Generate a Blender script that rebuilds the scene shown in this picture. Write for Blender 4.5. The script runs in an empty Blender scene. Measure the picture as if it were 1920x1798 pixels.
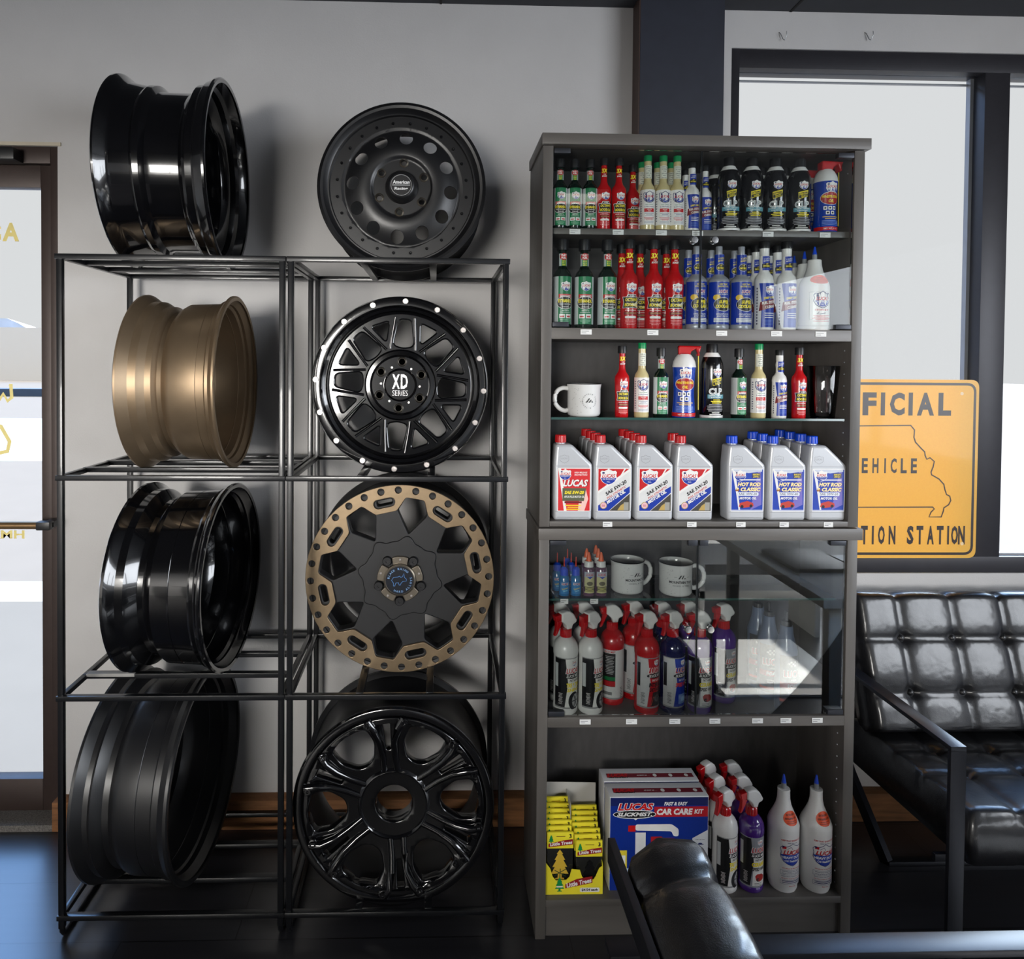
import bpy, bmesh, math, random
from mathutils import Vector, Matrix
random.seed(7)
PI = math.pi
SC = bpy.context.scene
COL = SC.collection
R_ = math.radians

# ------------------------------------------------------------------ camera model
F, PX, PY, CAMH = 1300.0, 856.04, 707.28, 1.5484
yaw, pitch, roll = .0284, .0195, .0079
cy, sy, cp, sp, cr, sr = math.cos(yaw), math.sin(yaw), math.cos(pitch), math.sin(pitch), math.cos(roll), math.sin(roll)
FW = Vector((sy*cp, cy*cp, -sp)); UP0 = Vector((sy*sp, cy*sp, cp)); RT0 = Vector((cy, -sy, 0))
RT = cr*RT0 + sr*UP0; UP = cr*UP0 - sr*RT0; CAM = Vector((0, 0, CAMH))
def ray(u, v): return FW + RT*((u-PX)/F) - UP*((v-PY)/F)
def WD(u, v, D):
    r = ray(u, v); return CAM + r*(D/r.y)
def WZ(u, v, Z):
    r = ray(u, v); return CAM + r*((Z-CAMH)/r.z)
def XU(u, z, D):            # world x of pixel column u on plane y=D, near height z
    x = 0
    for v0 in (900,):
        v = 682 + (CAMH-z)*F/D
        x = WD(u, v, D).x
    return x
cd = bpy.data.cameras.new('camera'); cam = bpy.data.objects.new('camera', cd); COL.objects.link(cam)
cd.sensor_fit = 'HORIZONTAL'; cd.sensor_width = 36; cd.lens = F/1920*36
cd.shift_x = (960-PX)/1920; cd.shift_y = (PY-899)/1920
cd.clip_start = .02; cd.clip_end = 300
m = Matrix((RT, UP, -FW)).transposed().to_4x4(); m.translation = CAM; cam.matrix_world = m
SC.camera = cam

# ------------------------------------------------------------------ materials
def lin(c):
    c = c/255.0
    return c/12.92 if c <= .04045 else ((c+.055)/1.055)**2.4
def rgb(r, g, b): return (lin(r), lin(g), lin(b), 1)
MATS = {}
def mat(name, col, rough=.5, metal=0, spec=.5, coat=0, var=0, vscale=20, bump=0, bscale=200, stretch=None, emit=0, coatr=.05, alpha=None, trans=0):
    if name in MATS: return MATS[name]
    mt = bpy.data.materials.new(name); mt.use_nodes = True
    nt = mt.node_tree; b = nt.nodes['Principled BSDF']
    c = rgb(*col) if len(col) == 3 else col
    b.inputs['Base Color'].default_value = c; b.inputs['Roughness'].default_value = rough
    b.inputs['Metallic'].default_value = metal; b.inputs['Specular IOR Level'].default_value = spec
    b.inputs['Coat Weight'].default_value = coat; b.inputs['Coat Roughness'].default_value = coatr
    if trans: b.inputs['Transmission Weight'].default_value = trans
    if emit: b.inputs['Emission Color'].default_value = c; b.inputs['Emission Strength'].default_value = emit
    if var or bump:
        tc = nt.nodes.new('ShaderNodeTexCoord'); mp = nt.nodes.new('ShaderNodeMapping')
        nt.links.new(tc.outputs['Object'], mp.inputs['Vector'])
        if stretch: mp.inputs['Scale'].default_value = stretch
        if var:
            n = nt.nodes.new('ShaderNodeTexNoise'); n.inputs['Scale'].default_value = vscale; n.inputs['Detail'].default_value = 6
            nt.links.new(mp.outputs[0], n.inputs['Vector'])
            rmp = nt.nodes.new('ShaderNodeValToRGB')
            rmp.color_ramp.elements[0].position = .3; rmp.color_ramp.elements[1].position = .7
            rmp.color_ramp.elements[0].color = (c[0]*(1-var), c[1]*(1-var), c[2]*(1-var), 1)
            rmp.color_ramp.elements[1].color = (min(1, c[0]*(1+var)), min(1, c[1]*(1+var)), min(1, c[2]*(1+var)), 1)
            nt.links.new(n.outputs['Fac'], rmp.inputs[0]); nt.links.new(rmp.outputs[0], b.inputs['Base Color'])
        if bump:
            n2 = nt.nodes.new('ShaderNodeTexNoise'); n2.inputs['Scale'].default_value = bscale; n2.inputs['Detail'].default_value = 4
            nt.links.new(mp.outputs[0], n2.inputs['Vector'])
            bp = nt.nodes.new('ShaderNodeBump'); bp.inputs['Strength'].default_value = bump; bp.inputs['Distance'].default_value = .002
            nt.links.new(n2.outputs['Fac'], bp.inputs['Height']); nt.links.new(bp.outputs[0], b.inputs['Normal'])
    MATS[name] = mt; return mt
def glassmat(name, tint=(1, 1, 1), ior=1.5, rough=0.0, extra=0.0):
    if name in MATS: return MATS[name]
    mt = bpy.data.materials.new(name); mt.use_nodes = True; nt = mt.node_tree
    nt.nodes.clear(); out = nt.nodes.new('ShaderNodeOutputMaterial')
    tr = nt.nodes.new('ShaderNodeBsdfTransparent'); tr.inputs[0].default_value = (*tint, 1)
    gl = nt.nodes.new('ShaderNodeBsdfGlossy'); gl.inputs['Roughness'].default_value = rough
    fr = nt.nodes.new('ShaderNodeFresnel'); fr.inputs[0].default_value = ior
    mx = nt.nodes.new('ShaderNodeMixShader')
    nt.links.new(fr.outputs[0], mx.inputs[0]); nt.links.new(tr.outputs[0], mx.inputs[1]); nt.links.new(gl.outputs[0], mx.inputs[2])
    nt.links.new(mx.outputs[0], out.inputs[0]); MATS[name] = mt; return mt
def lab(col, rough=.35):
    n = 'print_%d_%d_%d' % tuple(col)
    return mat(n, col, rough, var=.03, vscale=60)
WH = (236, 234, 230); BK = (22, 22, 24); RED = (196, 22, 28); BLU = (12, 52, 160); YEL = (248, 226, 40); GRN = (14, 120, 72); NAVY = (18, 30, 92); GREY = (150, 150, 150); ORG = (238, 84, 36); MAR = (120, 26, 34)

# ------------------------------------------------------------------ mesh helpers
def finish(name, me, mt, parent=None, smooth=True, angle=35, loc=None):
    if isinstance(mt, (list, tuple)):
        for x in mt: me.materials.append(x)
    elif mt: me.materials.append(mt)
    if smooth:
        me.polygons.foreach_set('use_smooth', [True]*len(me.polygons))
        me.set_sharp_from_angle(angle=R_(angle))
    me.name = name
    o = bpy.data.objects.new(name, me); COL.objects.link(o)
    if parent: o.parent = parent
    if loc: o.location = loc
    return o
def mk(name, bm, mt, parent=None, smooth=True, angle=35, loc=None):
    bmesh.ops.recalc_face_normals(bm, faces=bm.faces)
    me = bpy.data.meshes.new(name); bm.to_mesh(me); bm.free()
    return finish(name, me, mt, parent, smooth, angle, loc)
def tag(o, label=None, cat=None, group=None, kind=None):
    if label: o['label'] = label
    if cat: o['category'] = cat
    if group: o['group'] = group
    if kind: o['kind'] = kind
    return o
def thing(name, label, cat, loc=(0, 0, 0), group=None, rz=0):
    o = bpy.data.objects.new(name, None); COL.objects.link(o); o.location = loc; o.rotation_euler = (0, 0, rz)
    o.empty_display_size = .05
    return tag(o, label, cat, group)
def kids(o): return [c for c in bpy.data.objects if c.parent == o]
def dup(root, loc, label=None, rz=None, group=None, sc=None):
    r = root.copy(); COL.objects.link(r); r.location = loc
    if label: r['label'] = label
    if group: r['group'] = group
    if rz is not None: r.rotation_euler = (0, 0, rz)
    if sc: r.scale = (sc, sc, sc)
    for ch in kids(root):
        c = ch.copy(); COL.objects.link(c); c.parent = r
        for g in kids(ch):
            d = g.copy(); COL.objects.link(d); d.parent = c
    return r
def box(bm, x0, x1, y0, y1, z0, z1, bev=0, mi=0):
    vs = [bm.verts.new((x, y, z)) for x in (x0, x1) for y in (y0, y1) for z in (z0, z1)]
    fs = [bm.faces.new([vs[i] for i in q]) for q in ((0, 1, 3, 2), (4, 6, 7, 5), (0, 4, 5, 1), (2, 3, 7, 6), (0, 2, 6, 4), (1, 5, 7, 3))]
    for f in fs: f.material_index = mi
    if bev:
        bmesh.ops.recalc_face_normals(bm, faces=fs)
        es = list({e for f in fs for e in f.edges})
        r = bmesh.ops.bevel(bm, geom=es, offset=bev, segments=2, profile=.6, affect='EDGES')
        for f in r['faces']: f.material_index = mi
    return fs
def B(name, x0, x1, y0, y1, z0, z1, mt, parent=None, bev=0, kind=None):
    bm = bmesh.new(); box(bm, min(x0, x1), max(x0, x1), min(y0, y1), max(y0, y1), min(z0, z1), max(z0, z1), bev)
    o = mk(name, bm, mt, parent, smooth=bool(bev))
    if kind: o['kind'] = kind
    return o
def tube(bm, pts, r, n=8, cap=True, flat=None):
    """round tube along pts; flat=(w,h) gives a flat bar"""
    pts = [Vector(p) for p in pts]; rings = []
    up = Vector((0, 0, 1))
    for i, p in enumerate(pts):
        a = (pts[i]-pts[i-1]).normalized() if i else (pts[1]-pts[0]).normalized()
        b = (pts[i+1]-pts[i]).normalized() if i < len(pts)-1 else a
        t = (a+b).normalized(); 
        ref = up if abs(t.z) < .95 else Vector((0, 1, 0))
        sx = t.cross(ref).normalized(); sz = sx.cross(t).normalized()
        k = 1/max(.3, math.sqrt((1+a.dot(b))/2))
        if flat:
            w, h = flat[0]/2, flat[1]/2
            ring = [p+sx*x*w+sz*z*h*(k if True else 1) for x, z in ((-1, -1), (1, -1), (1, 1), (-1, 1))]
        else:
            rr = r[i] if isinstance(r, (list, tuple)) else r
            ring = [p+(sx*math.cos(2*PI*j/n)+sz*math.sin(2*PI*j/n))*rr for j in range(n)]
        rings.append([bm.verts.new(q) for q in ring])
    m_ = len(rings[0])
    for a, b in zip(rings, rings[1:]):
        for j in range(m_): bm.faces.new((a[j], a[(j+1) % m_], b[(j+1) % m_], b[j]))
    if cap:
        bm.faces.new(rings[0]); bm.faces.new(rings[-1])
def lathe(bm, prof, n=32, axis='z', mi=0, close=True):
    """prof = [(r,h)]"""
    rings = []
    for r, h in prof:
        if r < 1e-6: rings.append([bm.verts.new((0, 0, h))])
        else: rings.append([bm.verts.new((r*math.cos(2*PI*j/n), r*math.sin(2*PI*j/n), h)) for j in range(n)])
    for a, b in zip(rings, rings[1:]):
        for j in range(n):
            k = (j+1) % n
            if len(a) == 1 and len(b) == 1: continue
            if len(a) == 1: f = bm.faces.new((a[0], b[j], b[k]))
            elif len(b) == 1: f = bm.faces.new((a[j], a[k], b[0]))
            else: f = bm.faces.new((a[j], a[k], b[k], b[j]))
            f.material_index = mi
    if axis != 'z':
        vs = [v for rg in rings for v in rg]
        for v in vs:
            x, y, z = v.co
            v.co = (x, z, y) if axis == 'y' else (z, y, x)
    return rings
def curve_mesh(c):
    o = bpy.data.objects.new('tmp', c); me = bpy.data.meshes.new_from_object(o)
    bpy.data.objects.remove(o); bpy.data.curves.remove(c); return me
def plate(loops, half, bev=0, res=2):
    """filled 2D outline (first loop outer, others holes) extruded +-half in z, rounded edges -> mesh in xy"""
    c = bpy.data.curves.new('c', 'CURVE'); c.dimensions = '2D'; c.fill_mode = 'BOTH'
    c.extrude = max(half-bev, 0.00001); c.bevel_depth = bev; c.bevel_resolution = res
    if bev: c.offset = -bev
    for lp in loops:
        s = c.splines.new('POLY'); s.points.add(len(lp)-1)
        for p, q in zip(s.points, lp): p.co = (q[0], q[1], 0, 1)
        s.use_cyclic_u = True
    return curve_mesh(c)
def circ(cx, cyy, r, n=24, ph=0, ry=None):
    ry = r if ry is None else ry
    return [(cx+r*math.cos(2*PI*i/n+ph), cyy+ry*math.sin(2*PI*i/n+ph)) for i in range(n)]
def roundpoly(pts, r, n=4):
    """round the corners of a polygon"""
    out = []; N = len(pts)
    for i in range(N):
        p0, p, p1 = Vector(pts[i-1]), Vector(pts[i]), Vector(pts[(i+1) % N])
        a = (p0-p); b = (p1-p); d = min(r, a.length*.45, b.length*.45)
        A = p+a.normalized()*d; Bq = p+b.normalized()*d
        for k in range(n+1):
            t = k/n; q = A*(1-t)**2+p*2*t*(1-t)+Bq*t*t; out.append((q.x, q.y))
    return out
def xf(me, fn):
    for v in me.vertices: v.co = fn(v.co)
    return me
def upright(me):           # plate in xy -> standing in xz facing -y
    return xf(me, lambda c: Vector((c.x, -c.z, c.y)))

# text -> mesh
def text_mesh(s, shear=0, bold=0, res=2):
    c = bpy.data.curves.new('t', 'FONT'); c.body = s; c.size = 1; c.shear = shear; c.offset = bold; c.resolution_u = res
    c.align_x = 'LEFT'; c.fill_mode = 'FRONT'
    return curve_mesh(c)
TC = {}
def text_data(s, shear, bold, res=2):
    k = (s, shear, bold, res)
    if k not in TC:
        me = text_mesh(s, shear, bold, res)
        vs = [(v.co.x, v.co.y) for v in me.vertices]; fs = [tuple(p.vertices) for p in me.polygons]
        bpy.data.meshes.remove(me)
        x0 = min(v[0] for v in vs); x1 = max(v[0] for v in vs); y0 = min(v[1] for v in vs); y1 = max(v[1] for v in vs)
        TC[k] = ([(x-x0, y-y0) for x, y in vs], fs, x1-x0, y1-y0)
    return TC[k]

class Decal:
    """flat printed artwork: units are px, later mapped on a surface"""
    def __init__(s, lift=.00002): s.bm = bmesh.new(); s.mats = []; s.k = 0; s.lift = lift
    def mi(s, col):
        if col not in s.mats: s.mats.append(col)
        return s.mats.index(col)
    def poly(s, pts, col):
        s.k += 1
        vs = [s.bm.verts.new((x, y, s.k)) for x, y in pts]; f = s.bm.faces.new(vs); f.material_index = s.mi(col)
        if len(pts) > 4: bmesh.ops.triangulate(s.bm, faces=[f])
        return s
    def rect(s, x0, y0, x1, y1, col): return s.poly([(x0, y0), (x1, y0), (x1, y1), (x0, y1)], col)
    def ell(s, cx, cyy, rx, ry, col, n=20): return s.poly(circ(cx, cyy, rx, n, ry=ry), col)
    def line(s, pts, w, col, closed=False):
        s.k += 1; P = [Vector(p) for p in pts]; N = len(P); L = []; mi = s.mi(col)
        for i in range(N):
            a = P[i]-P[i-1] if (i or closed) else P[1]-P[0]
            b = P[(i+1) % N]-P[i] if (i < N-1 or closed) else a
            t = (a.normalized()+b.normalized())
            t = t.normalized() if t.length > 1e-6 else a.normalized()
            nn = Vector((-t.y, t.x)); L.append((s.bm.verts.new((*(P[i]+nn*w/2), s.k)), s.bm.verts.new((*(P[i]-nn*w/2), s.k))))
        for i in range(N if closed else N-1):
            a, b = L[i], L[(i+1) % N]
            f = s.bm.faces.new((a[0], a[1], b[1], b[0])); f.material_index = mi
        return s
    def text(s, t, cx, cyy, h, col, w=None, shear=0, bold=.02, rot=0, res=2, arc=None):
        if not t.strip(): return s
        s.k += 1; vs, fs, W, H = text_data(t, shear, bold, res); mi = s.mi(col)
        ky = h/H; kx = ky if w is None else w/W
        ca, sa = math.cos(R_(rot)), math.sin(R_(rot)); out = []
        for x, y in vs:
            x = (x-W/2)*kx; y = (y-H/2)*ky
            out.append(s.bm.verts.new((cx+x*ca-y*sa, cyy+x*sa+y*ca, s.k)))
        for f in fs:
            try: q = s.bm.faces.new([out[i] for i in f]); q.material_index = mi
            except ValueError: pass
        return s
    def lines(s, cx, cyy, w, n, step, col, th=.7, ws=None):
        for i in range(n):
            ww = w*(1 if ws is None else ws[i % len(ws)])
            s.rect(cx-ww/2, cyy-i*step-th/2, cx+ww/2, cyy-i*step+th/2, col)
        return s
    def build(s, name, parent, fn, cut=None, loc=None, cutv=None):
        bm = s.bm
        if cut:
            xs = [v.co.x for v in bm.verts]; x = math.ceil(min(xs)/cut)*cut
            while x < max(xs):
                bmesh.ops.bisect_plane(bm, geom=bm.verts[:]+bm.edges[:]+bm.faces[:], plane_co=(x, 0, 0), plane_no=(1, 0, 0)); x += cut
        if cutv:
            zs = [v.co.y for v in bm.verts]; z = math.ceil(min(zs)/cutv)*cutv
            while z < max(zs):
                bmesh.ops.bisect_plane(bm, geom=bm.verts[:]+bm.edges[:]+bm.faces[:], plane_co=(0, z, 0), plane_no=(0, 1, 0)); z += cutv
        for v in bm.verts: v.co = fn(v.co.x, v.co.y, v.co.z*s.lift)
        me = bpy.data.meshes.new(name); bm.to_mesh(me); bm.free()
        for c in s.mats: me.materials.append(lab(c) if isinstance(c, tuple) else c)
        me.name = name
        o = bpy.data.objects.new(name, me); COL.objects.link(o); o.parent = parent
        if loc: o.location = loc
        return o
def on_cyl(R, s, Rf=None):       # px units -> cylinder of radius R px around z, facing -y
    def fn(u, v, h):
        a = u/R; r = (R if Rf is None else Rf(v))*s+.0003+h
        return Vector((r*math.sin(a), -r*math.cos(a), v*s))
    return fn
def prof_r(prof, add=.35):
    P = sorted([(h, q) for q, h in prof])
    def f(v):
        for (h0, q0), (h1, q1) in zip(P, P[1:]):
            if h0 <= v <= h1 and h1 > h0: return q0+(q1-q0)*(v-h0)/(h1-h0)+add
        return P[-1][1]
    return f
def on_flat(s, y=0): return lambda u, v, h: Vector((u*s, y-.0002-h, v*s))

def shield(d, cx, cyy, w, outline=None, sub='OIL PRODUCTS', name='LUCAS'):
    h = w*.98
    P = [(-.5, .28), (-.42, .38), (-.25, .36), (-.12, .42), (0, .5), (.12, .42), (.25, .36), (.42, .38), (.5, .28), (.46, .1), (.5, -.08), (.38, -.3), (.2, -.42), (0, -.5), (-.2, -.42), (-.38, -.3), (-.5, -.08), (-.46, .1)]
    if outline: d.poly([(cx+x*w*1.12, cyy+y*h*1.12) for x, y in P], outline)
    d.poly([(cx+x*w, cyy+y*h) for x, y in P], WH)
    Q = [(-.47, -.06), (.47, -.06), (.36, -.28), (.19, -.4), (0, -.46), (-.19, -.4), (-.36, -.28)]
    d.poly([(cx+x*w, cyy+y*h) for x, y in Q], BLU)
    d.rect(cx-.38*w, cyy+.2*h, cx-.24*w, cyy+.3*h, NAVY)
    d.text(name, cx, cyy+.07*h, .22*h, RED, w=.8*w, shear=.3, bold=.03)
    if w > 14:
        d.text(sub, cx, cyy-.14*h, .1*h, WH, w=.72*w, bold=.01)
        d.text('INC.', cx, cyy-.3*h, .08*h, WH, w=.2*w, bold=.01)
    return d

S = 1.88/1300                     # metres per photo px on the shelves
m_red = mat('red_plastic', (190, 18, 24), .25, coat=.3, var=.04)
m_black = mat('black_plastic', (24, 24, 26), .4, var=.1, vscale=40)
m_white = mat('white_plastic', (232, 231, 228), .32, coat=.2, var=.02)
m_green = mat('green_cap', (10, 140, 80), .35, var=.05)
m_dgreen = mat('dark_green_liquid', (10, 26, 20), .15, coat=.6, var=.1)
m_beige = mat('amber_translucent', (205, 190, 140), .25, coat=.4, var=.05)
m_silver = mat('silver_plastic', (165, 168, 176), .35, metal=.3, var=.04)
m_oilgrey = mat('pearl_grey_plastic', (196, 198, 202), .3, metal=.15, coat=.2, var=.03)
m_blue = mat('blue_plastic', (10, 70, 205), .35, var=.04)
m_purple = mat('purple_liquid', (78, 38, 132), .15, coat=.6, var=.05)
m_dblue = mat('dark_blue_liquid', (14, 18, 70), .12, coat=.7, var=.05)
m_orange = mat('orange_plastic', (236, 96, 24), .4, var=.03)
m_violet = mat('violet_oil', (96, 60, 84), .2, coat=.5, var=.05)
m_cyan = mat('cyan_liquid', (16, 110, 170), .2, coat=.5, var=.04)
m_chrome = mat('brushed_chrome', (200, 200, 200), .22, metal=1, var=.05, vscale=80)
m_canblack = mat('black_can', (14, 14, 16), .18, coat=.8, var=.05)
m_straw = mat('yellow_straw', (228, 205, 60), .4, var=.03)
m_clearp = mat('clear_grey_plastic', (140, 142, 144), .3, var=.03)

def bottle(name, prof, mt, cap, capmt, n=32, ribs=0):
    """prof/cap in px (r,h)"""
    root = thing(name, 'x', 'bottle')
    bm = bmesh.new(); lathe(bm, [(r*S, h*S) for r, h in prof], n); mk('body', bm, mt, root, angle=40)
    if cap:
        bm = bmesh.new(); lathe(bm, [(r*S, h*S) for r, h in cap], n)
        if ribs:
            for v in bm.verts:
                pass
        mk('cap', bm, capmt, root, angle=40)
    return root

def p_small(r=13, sh=74, nk=7, nh=118, base=0.9):
    return [(0, 0), (r*base, 0), (r, 2), (r, sh), (r*.93, sh+4), (r*.7, sh+8), (nk, sh+12), (nk, nh), (0, nh)]
KIND = {}
# green fuel conditioner, small and large
def green(k):
    r = 13.5*k
    b = bottle('fuel_bottle', [(0, 0), (r*.94, 0), (r, 2), (r, 76*k), (r*.9, 81*k), (r*.6, 86*k), (6*k, 90*k), (5.6*k, 92*k), (5.8*k, 116*k), (0, 116*k)], m_dgreen,
               [(0, 130*k), (8*k, 130*k), (8.6*k, 128*k), (8.6*k, 114*k), (0, 114*k)], m_black)
    d = Decal()
    d.rect(-30*k, 6*k, 24*k, 75*k, (190, 196, 196)); d.rect(-11*k, 6*k, 11*k, 75*k, GRN)
    d.rect(-11.5*k, 6*k, -10.8*k, 75*k, WH); d.rect(10.8*k, 6*k, 11.5*k, 75*k, WH)
    shield(d, 1*k, 61*k, 15*k)
    d.rect(-10*k, 43.5*k, 11*k, 49.5*k, RED); d.text('SAFEGUARD', .5*k, 46.5*k, 3.4*k, WH, w=17*k, shear=.3, bold=.03)
    d.ell(0, 37*k, 13.5*k, 9.5*k, WH); d.ell(0, 37*k, 12.8*k, 8.8*k, BK)
    d.text('ETHANOL', 0, 39.5*k, 5*k, YEL, w=21*k, bold=.05)
    d.text('FUEL CONDITIONER', 0, 34.8*k, 1.8*k, WH, w=18*k); d.text('STABILIZERS', 0, 31*k, 1.6*k, WH, w=11*k)
    d.text('TREATS UP TO', 0, 25.5*k, 1.6*k, WH, w=11*k); d.lines(0, 23*k, 15*k, 1, 2*k, WH, th=.6*k)
    for x in (-5, 5):
        d.rect((x-4.2)*k, 14.5*k, (x+4.2)*k, 20.5*k, WH); d.rect((x-2.8)*k, 16*k, (x+2.8)*k, 18*k, RED)
    d.lines(0, 12*k, 16*k, 3, 2*k, (150, 200, 170), th=.7*k, ws=[1, .9, .6])
    d.build('label', b, on_cyl(r, S), cut=4*k)
    d = Decal(); q = 6.2*k
    d.rect(-8*k, 91*k, 8*k, 109*k, (180, 190, 188)); d.rect(-4*k, 91*k, 4*k, 109*k, (30, 130, 60))
    d.ell(0, 104.5*k, 6.4*k, 5*k, RED); d.text('FLEX', 0, 106.6*k, 2.9*k, WH, w=8*k, bold=.04); d.text('FUEL', 0, 102.8*k, 2.9*k, WH, w=8*k, bold=.04)
    for i, t in enumerate(('E10', 'E15', 'E85')): d.text(t, 0, (98-i*2.8)*k, 1.9*k, YEL, w=5*k)
    d.build('neck_label', b, on_cyl(q, S), cut=3*k)
    return b
def octane(k):
    r = 13*k
    b = bottle('octane_bottle', [(0, 0), (r*.9, 0), (r*.95, 2), (r*.95, 38*k), (r*1.06, 70*k), (r*.98, 77*k), (r*.6, 84*k), (6.6*k, 88*k), (6*k, 90*k), (5.2*k, 121*k), (0, 121*k)], m_red,
               [(0, 133*k), (7.6*k, 133*k), (8.3*k, 131*k), (8.3*k, 119*k), (0, 119*k)], m_black)
    d = Decal()
    shield(d, 1*k, 61*k, 15*k)
    d.poly([(-7*k, 47*k), (-5*k, 51*k), (8*k, 51*k), (9*k, 47*k)], WH); d.poly([(-6*k, 47*k), (-4.3*k, 50.3*k), (7.2*k, 50.3*k), (8*k, 47*k)], BK); d.text('A REAL', 1.5*k, 48.7*k, 2.1*k, WH, w=8*k, shear=.3)
    d.poly([(-13.5*k, 30.5*k), (13.5*k, 30.5*k), (13.5*k, 47.5*k), (-13.5*k, 47.5*k), (-11.8*k, 39*k)], WH)
    d.poly([(-12.6*k, 31.3*k), (12.7*k, 31.3*k), (12.7*k, 46.7*k), (-12.6*k, 46.7*k), (-10.8*k, 39*k)], BK)
    d.text('OCTANE', 1*k, 43*k, 5*k, YEL, w=20*k, shear=.2, bold=.045); d.text('BOOSTER', 1*k, 35.5*k, 5*k, YEL, w=22*k, shear=.2, bold=.045)
    d.text('IMPROVES PERFORMANCE', 0, 27.5*k, 1.7*k, WH, w=18*k)
    d.rect(-11*k, 21*k, 11*k, 25.5*k, MAR); d.text('FUEL ECONOMY', 1*k, 23.3*k, 1.6*k, (220, 180, 90), w=17*k)
    d.poly(roundpoly([(-9*k, 15.5*k), (9*k, 15.5*k), (9*k, 19*k), (-9*k, 19*k)], 1.5*k), WH)
    d.lines(0, 13*k, 18*k, 4, 2.2*k, (235, 150, 150), th=.8*k, ws=[1, .95, 1, .7])
    d.build('label', b, on_cyl(r, S, lambda v: r*(.95 if v < 38*k else .95+.11*(v-38*k)/(32*k))+.1), cut=4*k)
    d = Decal()
    d.text('3X', 0, 109*k, 8*k, YEL, w=12*k, shear=.1, bold=.05); d.text('THE', 0, 102.3*k, 2*k, WH, w=5*k, shear=.3); d.text('BOOST', 0, 99*k, 3*k, WH, w=10*k, shear=.2, bold=.04)
    d.build('neck_label', b, on_cyl(6.4*k, S), cut=3*k)
    return b
def beige(k):
    r = 13.5*k
    b = bottle('injector_cleaner_bottle', [(0, 0), (r*.96, 0), (r, 2), (r, 74*k), (r*.9, 80*k), (7.4*k, 88*k), (6.8*k, 92*k), (6.6*k, 128*k), (0, 128*k)], m_beige,
               [(0, 139*k), (7*k, 139*k), (7.4*k, 138*k), (7.4*k, 128*k), (0, 128*k)], m_green)
    d = Decal(); d.rect(-28*k, 9*k, 22*k, 74*k, WH)
    shield(d, 0, 60*k, 21*k, outline=NAVY)
    d.text('Upper Cylinder', 0, 46*k, 2.4*k, (60, 130, 90), w=15*k, shear=.2); d.text('Lubricant', 0, 42.5*k, 2*k, (40, 60, 110), w=18*k)
    d.rect(-9.5*k, 32.5*k, 9.5*k, 39*k, RED); d.text('REDUCES', 0, 37.2*k, 1.7*k, WH, w=8*k); d.text('NOx', 0, 34.3*k, 1.6*k, WH, w=5*k)
    d.lines(0, 30*k, 19*k, 3, 2.4*k, (70, 80, 130), th=.7*k, ws=[.9, .6, .8]); d.lines(0, 22*k, 20*k, 3, 2.2*k, RED, th=.9*k, ws=[1, .9, .6]); d.lines(0, 14.5*k, 18*k, 2, 2.2*k, (90, 110, 150), th=.6*k)
    for i in range(12): d.rect(-18*k, (16+i*4.5)*k, -15*k, (18+i*4.5)*k, (90, 90, 110))
    d.build('label', b, on_cyl(r, S), cut=4*k)
    d = Decal(); d.rect(-9*k, 96*k, 9*k, 120*k, (225, 226, 210))
    for i, t in enumerate(('PURE OIL', 'EXTENDS', 'THE', 'LIFE OF', 'FUEL', 'INJECTORS')): d.text(t, 0, (117.5-i*4)*k, 1.9*k, (50, 70, 60), w=(9 if len(t) > 5 else 5)*k)
    d.build('neck_label', b, on_cyl(7*k, S), cut=3*k)
    return b
def fsc(k, tall=False):
    r = 13.2*k
    b = bottle('fuel_system_cleaner_bottle', [(0, 0), (r*.96, 0), (r, 2), (r*.97, 66*k), (r, 70*k), (r*.9, 77*k), (8*k, 82*k), (6.6*k, 85*k), (6.4*k, 92*k), (7.2*k, 100*k), (5.8*k, 107*k), (6.4*k, 108*k), (6.4*k, 118*k), (0, 118*k)], m_white,
               [(0, 128*k), (7.4*k, 128*k), (8*k, 127*k), (8*k, 117.5*k), (0, 117.5*k)], m_black)
    d = Decal(); d.poly([(-10*k, 4*k), (22*k, 4*k), (22*k, 67*k), (-13*k, 67*k), (-9*k, 40*k)], BLU)
    for i in range(13): d.rect(-17*k, (8+i*4.2)*k, -15*k, (10.5+i*4.2)*k, (90, 90, 100))
    shield(d, 3*k, 57*k, 14*k)
    d.text('DEEP CLEAN', 3*k, 46.5*k, 3.2*k, YEL, w=19*k, shear=.2, bold=.03, rot=8)
    d.poly([(-13*k, 27*k), (13.5*k, 34*k), (13.5*k, 45.5*k), (-11*k, 40*k)], MAR)
    d.text('FUEL SYSTEM', 1.8*k, 39.5*k, 4*k, WH, w=22*k, shear=.2, bold=.04, rot=8); d.text('CLEANER', 3.5*k, 33.6*k, 4*k, WH, w=17*k, shear=.2, bold=.04, rot=8)
    d.lines(3*k, 24*k, 16*k, 3, 3*k, WH, th=1.1*k); d.lines(3*k, 14*k, 17*k, 4, 2*k, (90, 120, 200), th=.7*k)
    d.build('label', b, on_cyl(r, S), cut=4*k)
    d = Decal(); d.rect(-9*k, 86*k, 9*k, 106*k, BLU); d.rect(-9*k, 86*k, -6*k, 106*k, WH)
    d.text('+ LUCAS', .6*k, 102.5*k, 2.2*k, WH, w=10*k, rot=8); d.text('MAKES IT', .6*k, 99.6*k, 1.9*k, WH, w=10*k, rot=8)
    d.poly([(-6.6*k, 89*k), (7*k, 90*k), (7*k, 97*k), (-6.6*k, 95*k)], BK); d.text('IT', .6*k, 95*k, 1.9*k, YEL, w=3*k); d.text('WORKS', .6*k, 91.9*k, 2.6*k, YEL, w=11*k, shear=.2, bold=.03)
    d.build('neck_label', b, on_cyl(7.4*k, S), cut=3*k)
    return b
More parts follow.
